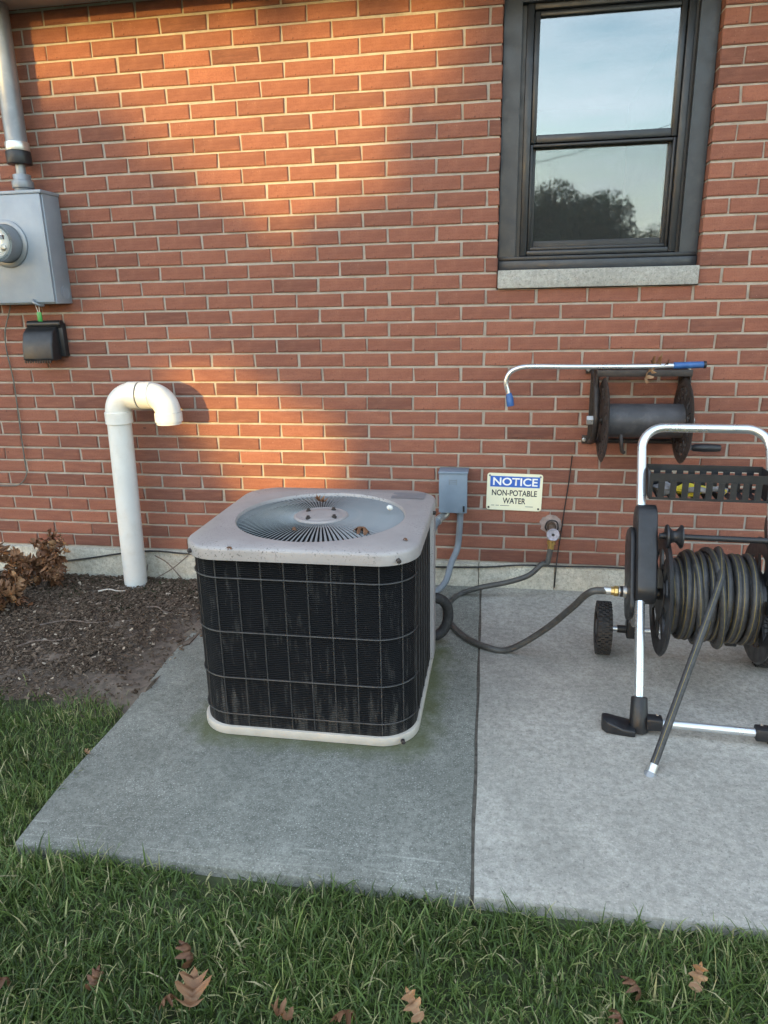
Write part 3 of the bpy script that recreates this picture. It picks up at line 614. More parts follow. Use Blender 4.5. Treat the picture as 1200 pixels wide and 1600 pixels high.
wh = thing('whip_conduit', 'short grey flexible conduit with bright elbow joining condenser and disconnect box', 'conduit', (.14, -.1, .36)); wo = (.14, -.1, .36)
MB(wo).tube(spline([(.10, -.62, .40), (.105, -.50, .352), (.108, -.34, .334), (.112, -.18, .338), (.128, -.085, .345)], 8), .0155, 14).build('pipe', MT['conduit'], wh, smooth=True)
MB(wo).tube(spline([(.122, -.105, .342), (.132, -.075, .345), (.150, -.05, .352), (.152, -.045, .369)], 6), .0175, 14).build('elbow', MT['zinc'], wh, smooth=True)
MB(wo).lathe((.117, -.125, .341), (.35, 1, .03), [(0, .021), (.018, .021)], 8).build('nut', MT['zinc'], wh)
ls = MB().tube(spline([(.10, -.64, .185), (.165, -.62, .19), (.200, -.60, .150), (.202, -.60, .085), (.17, -.62, .04), (.11, -.63, .035)], 8), .020, 14).build('refrigerant_line', MT['rubber'], smooth=True)
tag(ls, 'black foam-insulated refrigerant line looping out of the condenser side', 'pipe')

# ================================================================== SIGN
sg = thing('notice_sign', 'cream and blue NOTICE NON-POTABLE WATER sign screwed to the brick', 'sign', (.45, 0, .45)); sgo = (.45, 0, .45)
sx0, sx1, sz0, sz1 = .329, .571, .366, .534
tilt = math.radians(-1.2); sc = Vector(((sx0+sx1)/2, 0, (sz0+sz1)/2))
def srot(p): d = Vector(p)-sc; return (sc.x+d.x*math.cos(tilt)-d.z*math.sin(tilt), d.y, sc.z+d.x*math.sin(tilt)+d.z*math.cos(tilt))
P = rrect(sx0, sx1, sz0, sz1, .012, 5); MB(sgo).prism([srot((x, -.006, z)) for x, z in P], (0, .0025, 0)).build('plate', MT['cream'], sg)
MB(sgo).prism([srot((x, -.0065, z)) for x, z in ((sx0+.014, sz1-.062), (sx1-.012, sz1-.062), (sx1-.012, sz1-.013), (sx0+.014, sz1-.013))], (0, .0003, 0)).build('blue_panel', MT['bluesign'], sg)
def text(body, x0, x1, z0, h, y, mat, parent, bold=.0, o_=sgo):
    cu = bpy.data.curves.new('txt', 'FONT'); cu.body = body; cu.size = 1; cu.offset = bold; cu.resolution_u = 4
    ob = bpy.data.objects.new('txt', cu); col.objects.link(ob); bpy.context.view_layer.update()
    me = bpy.data.meshes.new_from_object(ob.evaluated_get(bpy.context.evaluated_depsgraph_get())); bpy.data.objects.remove(ob)
    co = np.array([v.co for v in me.vertices]); mn, mx = co.min(0), co.max(0)
    for v in me.vertices:
        v.co = Vector(srot((x0+(v.co.x-mn[0])/(mx[0]-mn[0])*(x1-x0), y, z0+(v.co.y-mn[1])/(mx[1]-mn[1])*h)))-Vector(o_)
    me.materials.clear(); me.name = 'lettering'; return link('lettering', me, mat, parent)
text('NOTICE', sx0+.026, sx1-.022, sz1-.055, .036, -.0070, MT['white'], sg, .022)
text('NON-POTABLE', sx0+.023, sx1-.022, sz0+.066, .027, -.0064, MT['ink'], sg, .020)
text('WATER', sx0+.072, sx1-.070, sz0+.030, .027, -.0064, MT['ink'], sg, .020)
b = MB(sgo)
for x0_, x1_, zz in ((.022, .036, .0205), (.042, .056, .0205), (.062, .102, .0203), (.172, .206, .019)):
    b.prism([srot((sx0+x, -.0063, sz0+z)) for x, z in ((x0_, zz-.0012), (x1_, zz-.0012), (x1_, zz+.0012), (x0_, zz+.0012))], (0, .0002, 0))
b.build('small_print', MT['wire'], sg)
for x, z in ((sx0+.011, sz1-.011), (sx1-.011, sz1-.011), (sx0+.011, sz0+.011), (sx1-.013, sz0+.011)):
    p = srot((x, -.006, z)); MB(sgo).lathe(p, (0, -1, 0), [(0, .0045), (.0025, .0045), (.0035, .003)], 10).build('screw', MT['galv'] if z > .45 else MT['iron'], sg, smooth=True)

# ================================================================== SPIGOT
sp = thing('water_spigot', 'weathered outdoor water spigot set in patched mortar below the sign', 'spigot', (.62, -.03, .28)); spo = (.62, -.03, .28)
sc_ = Vector((.617, -.001, .300))
k_ = MB(spo); nn = 26; ring = []
for i in range(nn):
    a = 2*PI*i/nn; r_ = .046+random.uniform(-.004, .005); ring.append((sc_.x+r_*math.cos(a)*1.05, -.0022, sc_.z+.004+r_*math.sin(a)*.95))
inner_ = [(sc_.x+(x-sc_.x)*.72, -.0045, sc_.z+(z-sc_.z)*.72) for x, _, z in ring]
k_.add(ring+inner_+[(sc_.x, -.005, sc_.z)], [(i, (i+1) % nn, nn+(i+1) % nn, nn+i) for i in range(nn)]+[(nn+i, nn+(i+1) % nn, 2*nn) for i in range(nn)]).build('mortar_patch', MT['patch'], sp, smooth=True)
MB(spo).tube([(.617, -.004, .300), (.617, -.022, .298)], .020, 18).build('flange', MT['bronze'], sp, smooth=True)
MB(spo).tube(spline([(.617, -.02, .300), (.617, -.05, .298), (.617, -.066, .288), (.616, -.072, .262)], 6), [.015]*19, 14).build('body', MT['bronze'], sp, smooth=True)
MB(spo).tube(spline([(.597, -.03, .285), (.590, -.032, .300), (.598, -.034, .325), (.617, -.034, .332), (.638, -.034, .325), (.645, -.032, .300), (.640, -.03, .285)], 6), .0035, 8).build('wire_bail', MT['iron'], sp, smooth=True)
b = MB(spo); hc = Vector((.620, -.086, .283)); hv = Vector((0, -.93, .25)).normalized()
b.lathe(hc, hv, [(0, .010), (.002, .024), (.005, .0275), (.010, .0275), (.013, .024), (.010, .014), (.010, 0)], 22).build('handwheel', MT['handwheel'], sp, smooth=True)
MB(spo).tube([hc, hc+hv*.016], .0065, 10).build('stem_nut', MT['iron'], sp, smooth=True)
MB(spo).lathe((.616, -.072, .262), (-.02, -.02, -1), [(0, .015), (.012, .015), (.013, .019), (.026, .019), (.027, .014)], 14).build('hose_thread', MT['brass'], sp, smooth=True)

# ================================================================== CART  (local frame: x along the axle, y towards the wall)
CO = Vector((.822, -1.130, 0)); CR = math.radians(-3.0)
ct = thing('hose_reel_cart', 'two-wheeled hose reel cart with bright tube handle and black slotted basket', 'hose cart', CO, CR)
tz = lambda z: .55*z                                # the tubes lean back towards the wall
TW = .388
up = Vector((0, .55, 1)).normalized()
def tp(x, z): return Vector((x, tz(z), z))
path = [tp(0, .05), tp(0, .40), tp(0, .72)]
rb = .070; zt = .862
cen = []
for a in np.linspace(0, PI/2, 9): cen.append(tp(0, zt-rb/1.0)+Vector((rb-rb*math.cos(a), 0, 0))+up*(rb*math.sin(a)))
for a in np.linspace(0, PI/2, 9): cen.append(tp(0, zt-rb)+Vector((TW-rb+rb*math.sin(a), 0, 0))+up*(rb*math.cos(a)))
hp = path+cen+[tp(TW, .72), tp(TW, .40), tp(TW, .05)]
MB().tube(hp, .0145, 20).build('handle_frame', MT['chrome'], ct, smooth=True)
for sx, x in ((-1, 0.0), (1, TW)):                 # feet
    b = MB(); b.tube([(x, .012, .0), (x, .018, .040), (x, .045, .098)], [.029, .027, .024], 18); ft_ = b.build('foot', MT['plastic'], ct, bevel=.004)
    q = MB(); pts = [(x+sx*.012, -.030), (x+sx*.050, -.028), (x+sx*.095, -.022), (x+sx*.108, -.004), (x+sx*.108, .026), (x+sx*.095, .034), (x+sx*.012, .040)]
    lo = [Vector((px, py, .001)) for px, py in pts]; hi = [Vector((px, py, .020+.030*max(0, (abs(px-x)-.05)/.06)**1.5-.006*(abs(px-x) > .1))) for px, py in pts]; n_ = len(pts)
    q.add(lo+hi, [tuple(range(n_)), tuple(range(n_, 2*n_))]+[(i, (i+1) % n_, n_+(i+1) % n_, n_+i) for i in range(n_)]).build('toe', MT['plastic'], ft_, bevel=.004)
    MB().tube([(x-sx*.020, .008, .036), (x-sx*.066, .008, .036)], .027, 4).build('socket', MT['plastic'], ft_, bevel=.005)
    MB().lathe((x-sx*.05, .008, .062), (0, 0, 1), [(0, .004), (.003, .004)], 8).build('rivet', MT['zinc'], ft_)
MB().tube([(.055, .008, .036), (TW-.055, .008, .036)], .0125, 16).build('front_bar', MT['chrome'], ct, smooth=True)
AYL, AZ = .520, .098                                # axle
MB().tube([(-.07, AYL, AZ), (TW+.07, AYL, AZ)], .010, 14).build('axle', MT['chrome'], ct, smooth=True)
for sx, x in ((-1, 0.028), (1, TW-.028)):
    MB().tube([(x, AYL-.015, AZ+.01), (x, .33, .40)], .0135, 16).build('rear_strut', MT['galv'], ct, smooth=True)
    MB().prism([(x-.02, AYL-.035, AZ-.022), (x-.02, AYL+.03, AZ-.022), (x-.02, AYL+.03, AZ+.025), (x-.02, AYL-.01, AZ+.065), (x-.02, AYL-.045, AZ+.05)], (.04, 0, 0)).build('axle_bracket', MT['plastic'], ct, bevel=.005)
    MB().tube([(x+sx*.02, AYL, AZ), (x+sx*.05, AYL, AZ)], .014, 14).build('spacer', MT['plastic'], ct, smooth=True)
def wheel(xc, s):
    prof = [(-.026, .060), (-.027, .080), (-.025, .090), (-.019, .0945), (.019, .0945), (.025, .090), (.027, .080), (.026, .060)]
    t = MB().lathe((xc, AYL, AZ), (1, 0, 0), prof, 40, True).build('wheel', MT['rubber'], ct, smooth=True)
    b = MB()
    for k in range(34):
        a = 2*PI*k/34
        for j, off in ((-.0185, 0), (-.006, .5), (.0065, 0), (.019, .5)):
            an = a+off*2*PI/34; d = Vector((0, math.cos(an), math.sin(an))); tt = Vector((0, -d.z, d.y)); b.obox(Vector((xc+j, AYL, AZ))+d*.0955, (.0052, 0, 0), tt*.0062+Vector((.0012, 0, 0)), d*.0028)
    tag(b.build('tread', MT['rubber'], t), kind='stuff')
    MB().lathe((xc, AYL, AZ), (1, 0, 0), [(-.024, .010), (-.024, .030), (-.012, .034), (-.016, .061), (.016, .061), (.012, .034), (.024, .030), (.024, .010)], 28).build('rim', MT['plastic'], t, smooth=True)
wheel(-.072, -1); wheel(TW+.085, 1)
# side housings that carry the reel
def housing(x0, x1, front=-.035, back=.075, z0=.345, z1=.625):
    u2 = up; v2 = Vector((0, 1, -.55)).normalized(); base = tp(0, z0); Lh = (z1-z0)/up.z; w = back-front; r_ = w*.48; P = []
    prof = rrect(0, Lh, front, back, .050, 6)
    return MB().prism([base+u2*a+v2*c+Vector((x0, 0, 0)) for a, c in prof], (x1-x0, 0, 0)).build('reel_housing', MT['plastic'], ct, bevel=.007, seg=3)
h1 = housing(-.015, .046, -.040, .080); h2 = housing(TW+.000, TW+.052, -.02, .09)
RC = Vector((0, .300, .335))                       # reel axis
v2 = Vector((0, 1, -.55)).normalized()
for x0, x1 in ((-.030, -.0155), (TW+.053, TW+.066)):
    MB().prism([Vector((x0, 0, 0))+tp(0, .33)+up*a+v2*c for a, c in rrect(-.03, .27, .0, .15, .05, 5)], (x1-x0, 0, 0)).build('side_plate', MT['plastic'], ct, bevel=.004)
XL, XR = .078, .368
def flange(x, s):
    b = MB()
    b.lathe((x, RC.y, RC.z), (1, 0, 0), [(-.004, .150), (-.006, .196), (.0, .202), (.006, .196), (.004, .150)], 48, True)
    b.lathe((x, RC.y, RC.z), (1, 0, 0), [(-.006, .02), (-.006, .085), (.006, .085), (.006, .02)], 40, True)
    for k in range(7):
        a = 2*PI*k/7+.3; d = Vector((0, math.cos(a), math.sin(a))); t = Vector((0, -d.z, d.y)); b.obox(Vector((x, RC.y, RC.z))+d*.118, d*.038, t*(.020), (.004, 0, 0))
    return b.build('reel_flange', MT['plastic'], ct, smooth=True)
flange(XL, -1); flange(XR, 1)
MB().tube([(-.05, RC.y, RC.z), (TW+.03, RC.y, RC.z)], .018, 14).build('reel_axle', MT['plastic'], ct, smooth=True)
MB().lathe((XL, RC.y, RC.z), (1, 0, 0), [(0, .098), (XR-XL, .098)], 32).build('drum', MT['plastic'], ct, smooth=True)
# inlet swivel
sw = MB().lathe((-.028, RC.y, RC.z), (-1, 0, 0), [(0, .019), (.012, .019), (.014, .016), (.026, .016)], 18).build('inlet_swivel', MT['zinc'], ct, smooth=True)
MB().lathe((-.0545, RC.y, RC.z), (-1, 0, 0), [(0, .0155), (.003, .0185), (.013, .0185), (.015, .0145), (.024, .0145)], 8).build('coupling_nut', MT['brass'], sw)
# hose guide shaft with pulley
gy_, gz_ = .242, .552
b = MB(); n = 150; xs = np.linspace(.047, TW+.03, n); b.tube([(x, gy_, gz_) for x in xs], [.0082+(.0016 if i % 2 else 0) for i in range(n)], 12); b.build('guide_screw', MT['plastic'], ct, smooth=True, angle=80)
MB().lathe((.066, gy_, gz_), (1, 0, 0), [(0, .012), (0, .036), (.005, .037), (.009, .030), (.018, .020), (.024, .018), (.030, .020), (.039, .030), (.043, .037), (.048, .036), (.048, .012)], 30, True).build('guide_pulley', MT['plastic'], ct, smooth=True)
# basket
bz1_, bz0_ = .733, .651; by0, by1 = tz(.70)-.060, tz(.70)+.048; bx0_, bx1_ = .018, TW-.016
def slotwall(p0, p1, z0, z1, n, th, sl0, sl1, gap=.5):
    """a sheet wall with n upright slots, made of posts and rails"""
    b = MB(); p0, p1 = Vector(p0), Vector(p1); d = (p1-p0); L = d.length; d.normalize(); nrm = Vector((-d.y, d.x, 0))*th
    pit = L/n
    def seg(a0, a1, za, zb): b.obox(p0+d*(a0+a1)/2+Vector((0, 0, (za+zb)/2)), d*(a1-a0)/2, nrm, (0, 0, (zb-za)/2))
    seg(0, L, sl1, z1)
    if sl0 > z0: seg(0, L, z0, sl0)
    for k in range(n+1):
        a0 = max(0, k*pit-pit*(1-gap)/2); a1 = min(L, k*pit+pit*(1-gap)/2); seg(a0, a1, max(z0, sl0)+.0002, sl1-.0002)
    return b
bk = slotwall((bx0_, by0, 0), (bx1_, by0, 0), bz0_-.004, bz1_, 10, .0012, bz0_+.004, bz1_-.026, .46).build('basket', MT['plastic'], ct)
slotwall((bx0_, by1, 0), (bx1_, by1, 0), bz0_, bz1_+.006, 10, .0012, bz0_+.012, bz1_-.014, .42).build('back_wall', MT['plastic'], bk)
for x in (bx0_, bx1_): MB().box((x-.0012, by0+.0015, bz0_), (x+.0012, by1-.0015, bz1_+.003)).build('end_wall', MT['plastic'], bk)
b = MB()
for k in range(11):
    x = bx0_+(bx1_-bx0_)*k/10; b.box((max(bx0_+.002, x-.0105), by0+.0015, bz0_-.002), (min(bx1_-.002, x+.0105), by1-.0015, bz0_+.0005))
b.build('floor_slats', MT['plastic'], bk)
gl = thing('work_glove', 'yellow and grey work glove lying in the cart basket', 'glove', (0, 0, 0)); 
CM = Matrix.Translation(CO) @ Matrix.Rotation(CR, 4, 'Z')
gcen = CM @ Vector((.145, (by0+by1)/2, bz0_+.018)); gl.location = gcen
def blob(c, sx, sy, sz, seed, n=14, k=8):
    r = random.Random(seed); vs = []; c = Vector(c)
    ph = [r.uniform(0, 6) for _ in range(4)]
    for j in range(k+1):
        th = PI*j/k
        for i in range(n):
            a = 2*PI*i/n; q = 1+.18*math.sin(3*a+ph[0]+2*th)+.12*math.sin(5*th+ph[1]+a); vs.append(c+Vector((sx*math.sin(th)*math.cos(a)*q, sy*math.sin(th)*math.sin(a)*q, sz*math.cos(th)*q)))
    return vs, [(j*n+i, j*n+(i+1) % n, (j+1)*n+(i+1) % n, (j+1)*n+i) for j in range(k) for i in range(n)]
b = MB(); b.add(*blob((0, 0, 0), .055, .032, .018, 3)); b.build('palm', MT['yellow'], gl, smooth=True)
b = MB(); b.add(*blob((-.075, .0, .0), .034, .030, .020, 5)); b.build('cuff', MT['greycloth'], gl, smooth=True)
for i in range(4): MB().tube(spline([(.035, -.022+.014*i, .0), (.075, -.026+.017*i, .010-.004*i), (.10+.01*(i % 3), -.028+.018*i, -.004)], 5), [.0085]*11, 9).build('finger', MT['yellow' if i % 2 else 'greycloth'], gl, smooth=True)
MB().tube(spline([(-.01, -.026, .004), (.02, -.040, .012), (.045, -.040, .006)], 5), .009, 9).build('thumb', MT['greycloth'], gl, smooth=True)

# wound hose (its own thing, on the cart's reel)
HR = .0112
wd = thing('wound_hose', 'dark rubber garden hose with yellow stripe wound on the cart reel', 'hose', CM @ Vector((0, RC.y, RC.z)), CR)
rl = Vector((0, RC.y, RC.z)); xa, xb = XL+.022, XR-.022; path = []
T1, T2 = 12.6, 9.3
rj = random.Random(3); wob = [rj.uniform(-1, 1) for _ in range(60)]
def wv(t): i = int(t); f_ = t-i; f_ = f_*f_*(3-2*f_); return wob[i]*(1-f_)+wob[i+1]*f_
steps = int(T1*28)
for i in range(steps):
    t = i/28; a = 2*PI*t; x = xa+(xb-xa)*t/T1; r_ = .1125+.001*wv(t*2); path.append(Vector((x, r_*math.cos(a), r_*math.sin(a))))
steps2 = int(T2*28); a0 = 2*PI*T1
for i in range(1, steps2):
    t = i/28; a = a0+2*PI*t; x = xb-(xb-xa)*.90*(t/T2)+.005*wv(t*1.5+3); r_ = .1335+.0025*wv(t*1.3+9)+.0015*math.sin(t*2.1); path.append(Vector((x, r_*math.cos(a), r_*math.sin(a))))
# third, loose turns coming back to the middle, then the free tail
xs_ = path[-1].x; af = a
for i in range(1, int(2.55*28)):
    t = i/28; a = af+2*PI*t; e = min(1, t/1.0); x = xs_+(.262-xs_)*min(1, t/2.1)-.035*max(0, (t-2.2)/.35)+.004*math.sin(t*4); r_ = .1335+.019*e+.004*wv(t+20); path.append(Vector((x, r_*math.cos(a), r_*math.sin(a))))
wind = path
# the tail leaves over the top of the coil and falls to the slab
iM = CM.inverted(); end = iM @ G(1021, 1196, .016) - rl; end2 = iM @ G(1035, 1150, .06) - rl
last = wind[-1]
k0 = 0
lt = (wind[-1]-wind[-3]).normalized(); p1 = last+lt*.05+Vector((-.006, 0, 0)); p2 = end.lerp(p1, .72)+Vector((0, -.010, .012))
tail = [last, p1, p2, end.lerp(p1, .36)+Vector((0, -.004, .004)), end]
full = wind[:-1]+spline(tail, 10)
MB().tube(full, HR, 14, True, 4).build('hose', MT['hose'], wd, smooth=True)
d = (end-tail[-2]).normalized()
MB().tube([end-d*.004, end+d*.020], 0.0135, 14).build('ferrule', MT['zinc'], wd, smooth=True)
MB().lathe(end+d*.020, d, [(0, .0150), (.001, .0175), (.020, .0175), (.021, .0150), (.021, .0125), (.006, .0125)], 12).build('coupling', MT['galv'], wd)
# feeder hose from the spigot to the inlet of the cart
inlet = CM @ Vector((-.079, RC.y, RC.z)); idir = (CM.to_3x3() @ Vector((-1, 0, 0)))
fp = [Vector((.6155, -.0735, .236)), Vector((.612, -.078, .205)), Vector((.600, -.088, .150)), W(846, 882, -.10), W(826, 899, -.12), W(792, 910, -.135), W(748, 918.5, -.145), W(716, 930, -.15), G(698, 948, .014), G(702, 970, .014), G(725, 994, .014), G(760, 1011, .014), Vector(G(795, 1015, .016))]
fp += [W(848, 986, -.69), W(892, 951, -.75), inlet+idir*.065+Vector((0, 0, -.010)), inlet]
fh = thing('feeder_hose', 'grey rubber hose looping across the slab from spigot to reel cart', 'hose', fp[6]); fo = fp[6]
MB(fo).tube(spline(fp, 10), .0118, 14).build('hose', MT['hose2'], fh, smooth=True)
MB(fo).tube([fp[0]+Vector((0, .0005, .016)), fp[0]+Vector((-.001, -.001, -.022))], .0138, 14).build('ferrule', MT['brass'], fh, smooth=True)
MB(fo).tube([inlet+idir*-.003, inlet+idir*.022], .0134, 14).build('ferrule', MT['zinc'], fh, smooth=True)

# ================================================================== WALL REEL
wr_ = thing('wall_hose_reel', 'empty black cast-iron hose reel bolted to the brick under the window', 'hose reel', (.94, -.1, .8)); wro = (.94, -.1, .8)
rc = Vector((0, -.165, .797)); xl, xr = .785, 1.088
def disc(x, s):
    b = MB(wro)
    b.lathe((x, rc.y, rc.z), (1, 0, 0), [(-.0035, .135), (-.005, .160), (.0, .168), (.005, .160), (.0035, .135)], 44, True)
    b.lathe((x, rc.y, rc.z), (1, 0, 0), [(-.003, .02), (-.003, .088), (.003, .088), (.003, .02)], 40, True)
    for k in range(12):
        a = 2*PI*k/12; d = Vector((0, math.cos(a), math.sin(a))); t = Vector((0, -d.z, d.y)); b.obox(Vector((x, rc.y, rc.z))+d*.112, d*.028, t*.014, (.003, 0, 0))
        a += PI/12; d = Vector((0, math.cos(a), math.sin(a))); b.lathe(Vector((x-.003, rc.y, rc.z))+d*.112, (1, 0, 0), [(0, .008), (0, .0145), (.006, .0145), (.006, .008)], 10, True)
    return b.build('disc', MT['iron'], wr_, smooth=True)
disc(xl, -1); disc(xr, 1)
MB(wro).lathe((xl, rc.y, rc.z), (1, 0, 0), [(0, .067), (xr-xl, .067)], 36).build('drum', MT['drum'], wr_, smooth=True)
MB(wro).tube([(xl-.055, rc.y, rc.z), (xr+.045, rc.y, rc.z)], .012, 14).build('axle', MT['iron'], wr_, smooth=True)
MB(wro).lathe((xl-.062, rc.y, rc.z), (1, 0, 0), [(0, .010), (0, .019), (.024, .019), (.026, .014)], 6).build('hex_fitting', MT['zinc'], wr_)
MB(wro).lathe((xr+.028, rc.y, rc.z), (1, 0, 0), [(0, .014), (.016, .014)], 6).build('axle_nut', MT['zinc'], wr_)
for s, x in ((-1, xl-.026), (1, xr+.018)):
    b = MB(wro)
    b.tube(spline([(x, -.012, .975), (x, -.08, .955), (x, -.135, .90), (x, -.172, .82), (x, -.165, .765), (x, -.12, .715), (x, -.05, .69), (x, -.008, .682)], 6), .012, 10)
    b.box((x-.011, -.016, .672), (x+.011, -.002, 1.000)); b.build('side_arm', MT['iron'], wr_, smooth=True)
    for z in (.690, .985):
        q = MB(wro).box((x+s*.010-.024, -.010, z-.018), (x+s*.010+.024, -.0015, z+.018)).build('mount_lug', MT['iron'], wr_, bevel=.006)
        MB(wro).lathe((x+s*.024, -.010, z), (0, -1, 0), [(0, .009), (.005, .009), (.007, .006)], 6).build('lag_bolt', MT['zinc'], q)
MB(wro).box((xl-.030, -.145, .983), (xr+.026, -.055, .991)).box((xl-.030, -.150, .968), (xr+.026, -.1455, .994)).box((xl-.030, -.0545, .970), (xr+.026, -.050, .994)).build('top_tray', MT['iron'], wr_, bevel=.002)
for x in (xl-.028, xr+.022): MB(wro).box((x-.003, -.14, .93), (x+.003, -.002, .982)).build('tray_bracket', MT['iron'], wr_)
MB(wro).tube([(xl-.024, -.030, .690), (xr+.016, -.030, .690)], .010, 10).build('lower_bar', MT['iron'], wr_, smooth=True)
MB(wro).tube(spline([(.848, -.240, .752), (.850, -.252, .72), (.856, -.244, .69), (.864, -.236, .682)], 5), [.008]*16, 10).build('outlet_elbow', MT['iron'], wr_, smooth=True)
MB(wro).prism([(xr+.026, rc.y-.012, rc.z+.01), (xr+.026, rc.y+.014, rc.z+.01), (xr+.026, rc.y-.02, .690), (xr+.026, rc.y-.046, .690)], (.008, 0, 0)).build('crank_arm', MT['iron'], wr_)
MB(wro).lathe((xr+.034, rc.y-.034, .697), (1, 0, 0), [(0, .010), (.006, .012), (.010, .0145), (.045, .0165), (.095, .0150), (.108, .0135), (.110, .010)], 16).build('crank_handle', MT['plastic'], wr_, smooth=True)
# watering wand lying on the tray
wn_ = thing('watering_wand', 'bright aluminium watering wand with blue grip resting on the wall reel', 'watering wand', (.9, -.1, 1.0)); wno = (.9, -.1, 1.0)
Yw = -.105
pa = [W(795, 610, Yw), W(791, 590, Yw), W(797, 575, Yw), W(812, 567, Yw), W(835, 565, Yw), W(900, 565.5, Yw), W(1000, 565, Yw), W(1055, 563.5, Yw)]
zlift = 1.0035-(pa[-2].z)
MB(wno).tube(spline([p+Vector((0, 0, zlift)) for p in pa], 8), .0102, 14).build('tube', MT['chrome'], wn_, smooth=True)
g0, g1 = pa[-1]+Vector((-.005, 0, zlift)), W(1100, 562, Yw)+Vector((0, 0, zlift))
n = 40; MB(wno).tube([g0.lerp(g1, i/n) for i in range(n+1)], [.0125+.0012*(i % 2) for i in range(n+1)], 14).build('grip', MT['blue'], wn_, smooth=True, angle=80)
MB(wno).tube([g1, g1+Vector((.010, 0, 0))], .0145, 12).build('end_cap', MT['plastic'], wn_, bevel=.002)
n0 = pa[0]+Vector((0, 0, zlift)); MB(wno).tube([n0+Vector((0, 0, .008)), n0+Vector((.004, -.002, -.012)), n0+Vector((.009, -.004, -.045))], [.011, .0150, .0155], 14).build('nozzle', MT['blue'], wn_, bevel=.002)
lp = W(1030, 571, -.10); o = leaf_obj('dry_leaf', 2, .085, Vector((lp.x-.0, -.10, .998)), (.25, .1, 1.4)); tag(o, 'tan leaf lying on the wall reel tray under the wand', 'leaf')
lp = W(1010, 588, -.15); o = leaf_obj('dry_leaf', 3, .075, Vector((lp.x, -.154, .968)), (1.35, .6, .4)); tag(o, 'tan leaf hanging from the front edge of the wall reel tray', 'leaf')

# ================================================================== CABLES
tag(MB().tube(spline([(-1.95, -.035, .010), W(80, 879, -.032), W(140, 872, -.032), W(195, 864, -.033), W(240, 861, -.033), W(300, 866, -.032), (-.6, -.033, .092), (-.1, -.033, .088), W(690, 886, -.032), W(760, 886, -.032), W(815, 883, -.033), W(880, 885, -.032), W(960, 887, -.031), (1.3, -.032, .106), (2.4, -.032, .105)], 8), .0042, 8).build('foundation_cable', MT['cable'], smooth=True), 'black cable running along the ledge at the foot of the brick wall', 'cable')
tag(MB().tube(spline([W(894, 712, -.012), W(892, 730, -.006), W(887, 765, -.005), W(882, 795, -.006), W(877, 830, -.005), W(871, 868, -.006), W(869, 886, -.028), W(868, 898, -.030), W(866, 918, -.029)], 6), .0024, 8).build('thin_wire', MT['cable'], smooth=True), 'thin black wire hanging down the brick beside the spigot', 'wire')
for pts, lab in (([W(242, 868, -.05), W(262, 880, -.09), G(285, 905, .0)], 'thin dry twig leaning on the footing between pipe and condenser, its foot by the condenser'), ([W(294, 868, -.06), W(270, 888, -.08), G(245, 903, -.01)], 'thin dry twig leaning on the footing between pipe and condenser, its foot by the pipe'), ([G(215, 905, .0)+Vector((0, 0, .02)), G(228, 895, .03), G(232, 868, .05)], 'short dry stalk standing against the foot of the white pipe')):
    tag(MB().tube(spline(pts, 5), .0028, 6).build('twig', MT['twig'], smooth=True), lab, 'twig', 'twigs by the footing')

# ================================================================== MULCH, TWIGS, DEAD OAK SPRIGS
b = MB(); r = random.Random(11)
def chip(b, x, y, z, L, w, h, az, tilt, tone):
    d = Vector((math.cos(az)*math.cos(tilt), math.sin(az)*math.cos(tilt), math.sin(tilt))); s = Vector((-math.sin(az), math.cos(az), r.uniform(-.5, .5))).normalized(); n = d.cross(s); b.obox((x, y, z), d*L/2, s*w/2, n*h/2, tone)
for i in range(42000):
    x = -2.6+(1.98)*r.random()**.8; y = -1.2+1.17*r.random(); e = x-LX(y)
    if e > .02+.10*r.random()*max(.15, min(1, (y+1.0)/.5)): continue
    if r.random() < .85*max(0, min(1, (e+.32)/.25))*max(0, min(1, (-y-.25)/.3)) or (y < -1.0 and r.random() < .6): continue
    if (x+1.345)**2+(y+.125)**2 < .05**2: continue
    z = -.004+.010*r.random()-.03*max(0, (y+.5)/.5) + (.010 if e > 0 else 0)
    L = r.choice((.003, .005, .008, .015))*r.uniform(.7, 1.5); tone = min(1, max(.01, r.gauss(.42, .2))); tone = r.uniform(.88, 1) if r.random() < .022 else tone
    chip(b, x, y, z, L, L*r.uniform(.2, .6), r.uniform(.0015, .004), r.uniform(0, 6.28), r.gauss(0, .25), tone)
tag(b.build('bark_mulch', MT['mulch']), 'dark shredded bark mulch covering the bed beside the slab', 'mulch', kind='stuff')
for i, (px, py, L, az, lab) in enumerate(((120, 975, .30, .25, 'long thin twig lying across the mulch by the grass edge'), (250, 955, .16, -.35, 'crooked twig lying on mulch near the condenser'), (175, 925, .13, .12, 'pale stripped twig lying at the foot of the white pipe'), (70, 1005, .2, .5, 'dark twig lying in mulch below the dead oak sprigs'))):
    c = G(px, py, .0); dv = Vector((math.cos(az), math.sin(az), 0))*L/2; sd = Vector((-dv.y, dv.x, 0))*.15
    tag(MB().tube(spline([c-dv+Vector((0, 0, .004)), c-dv*.3+sd+Vector((0, 0, .010)), c+dv*.4-sd*.5+Vector((0, 0, .008)), c+dv+Vector((0, 0, .006))], 5), [.004-.0025*k/15 for k in range(16)], 6).build('twig', MT['twig'] if i != 2 else MT['acwhite'], smooth=True), lab, 'twig', 'twigs on the mulch')
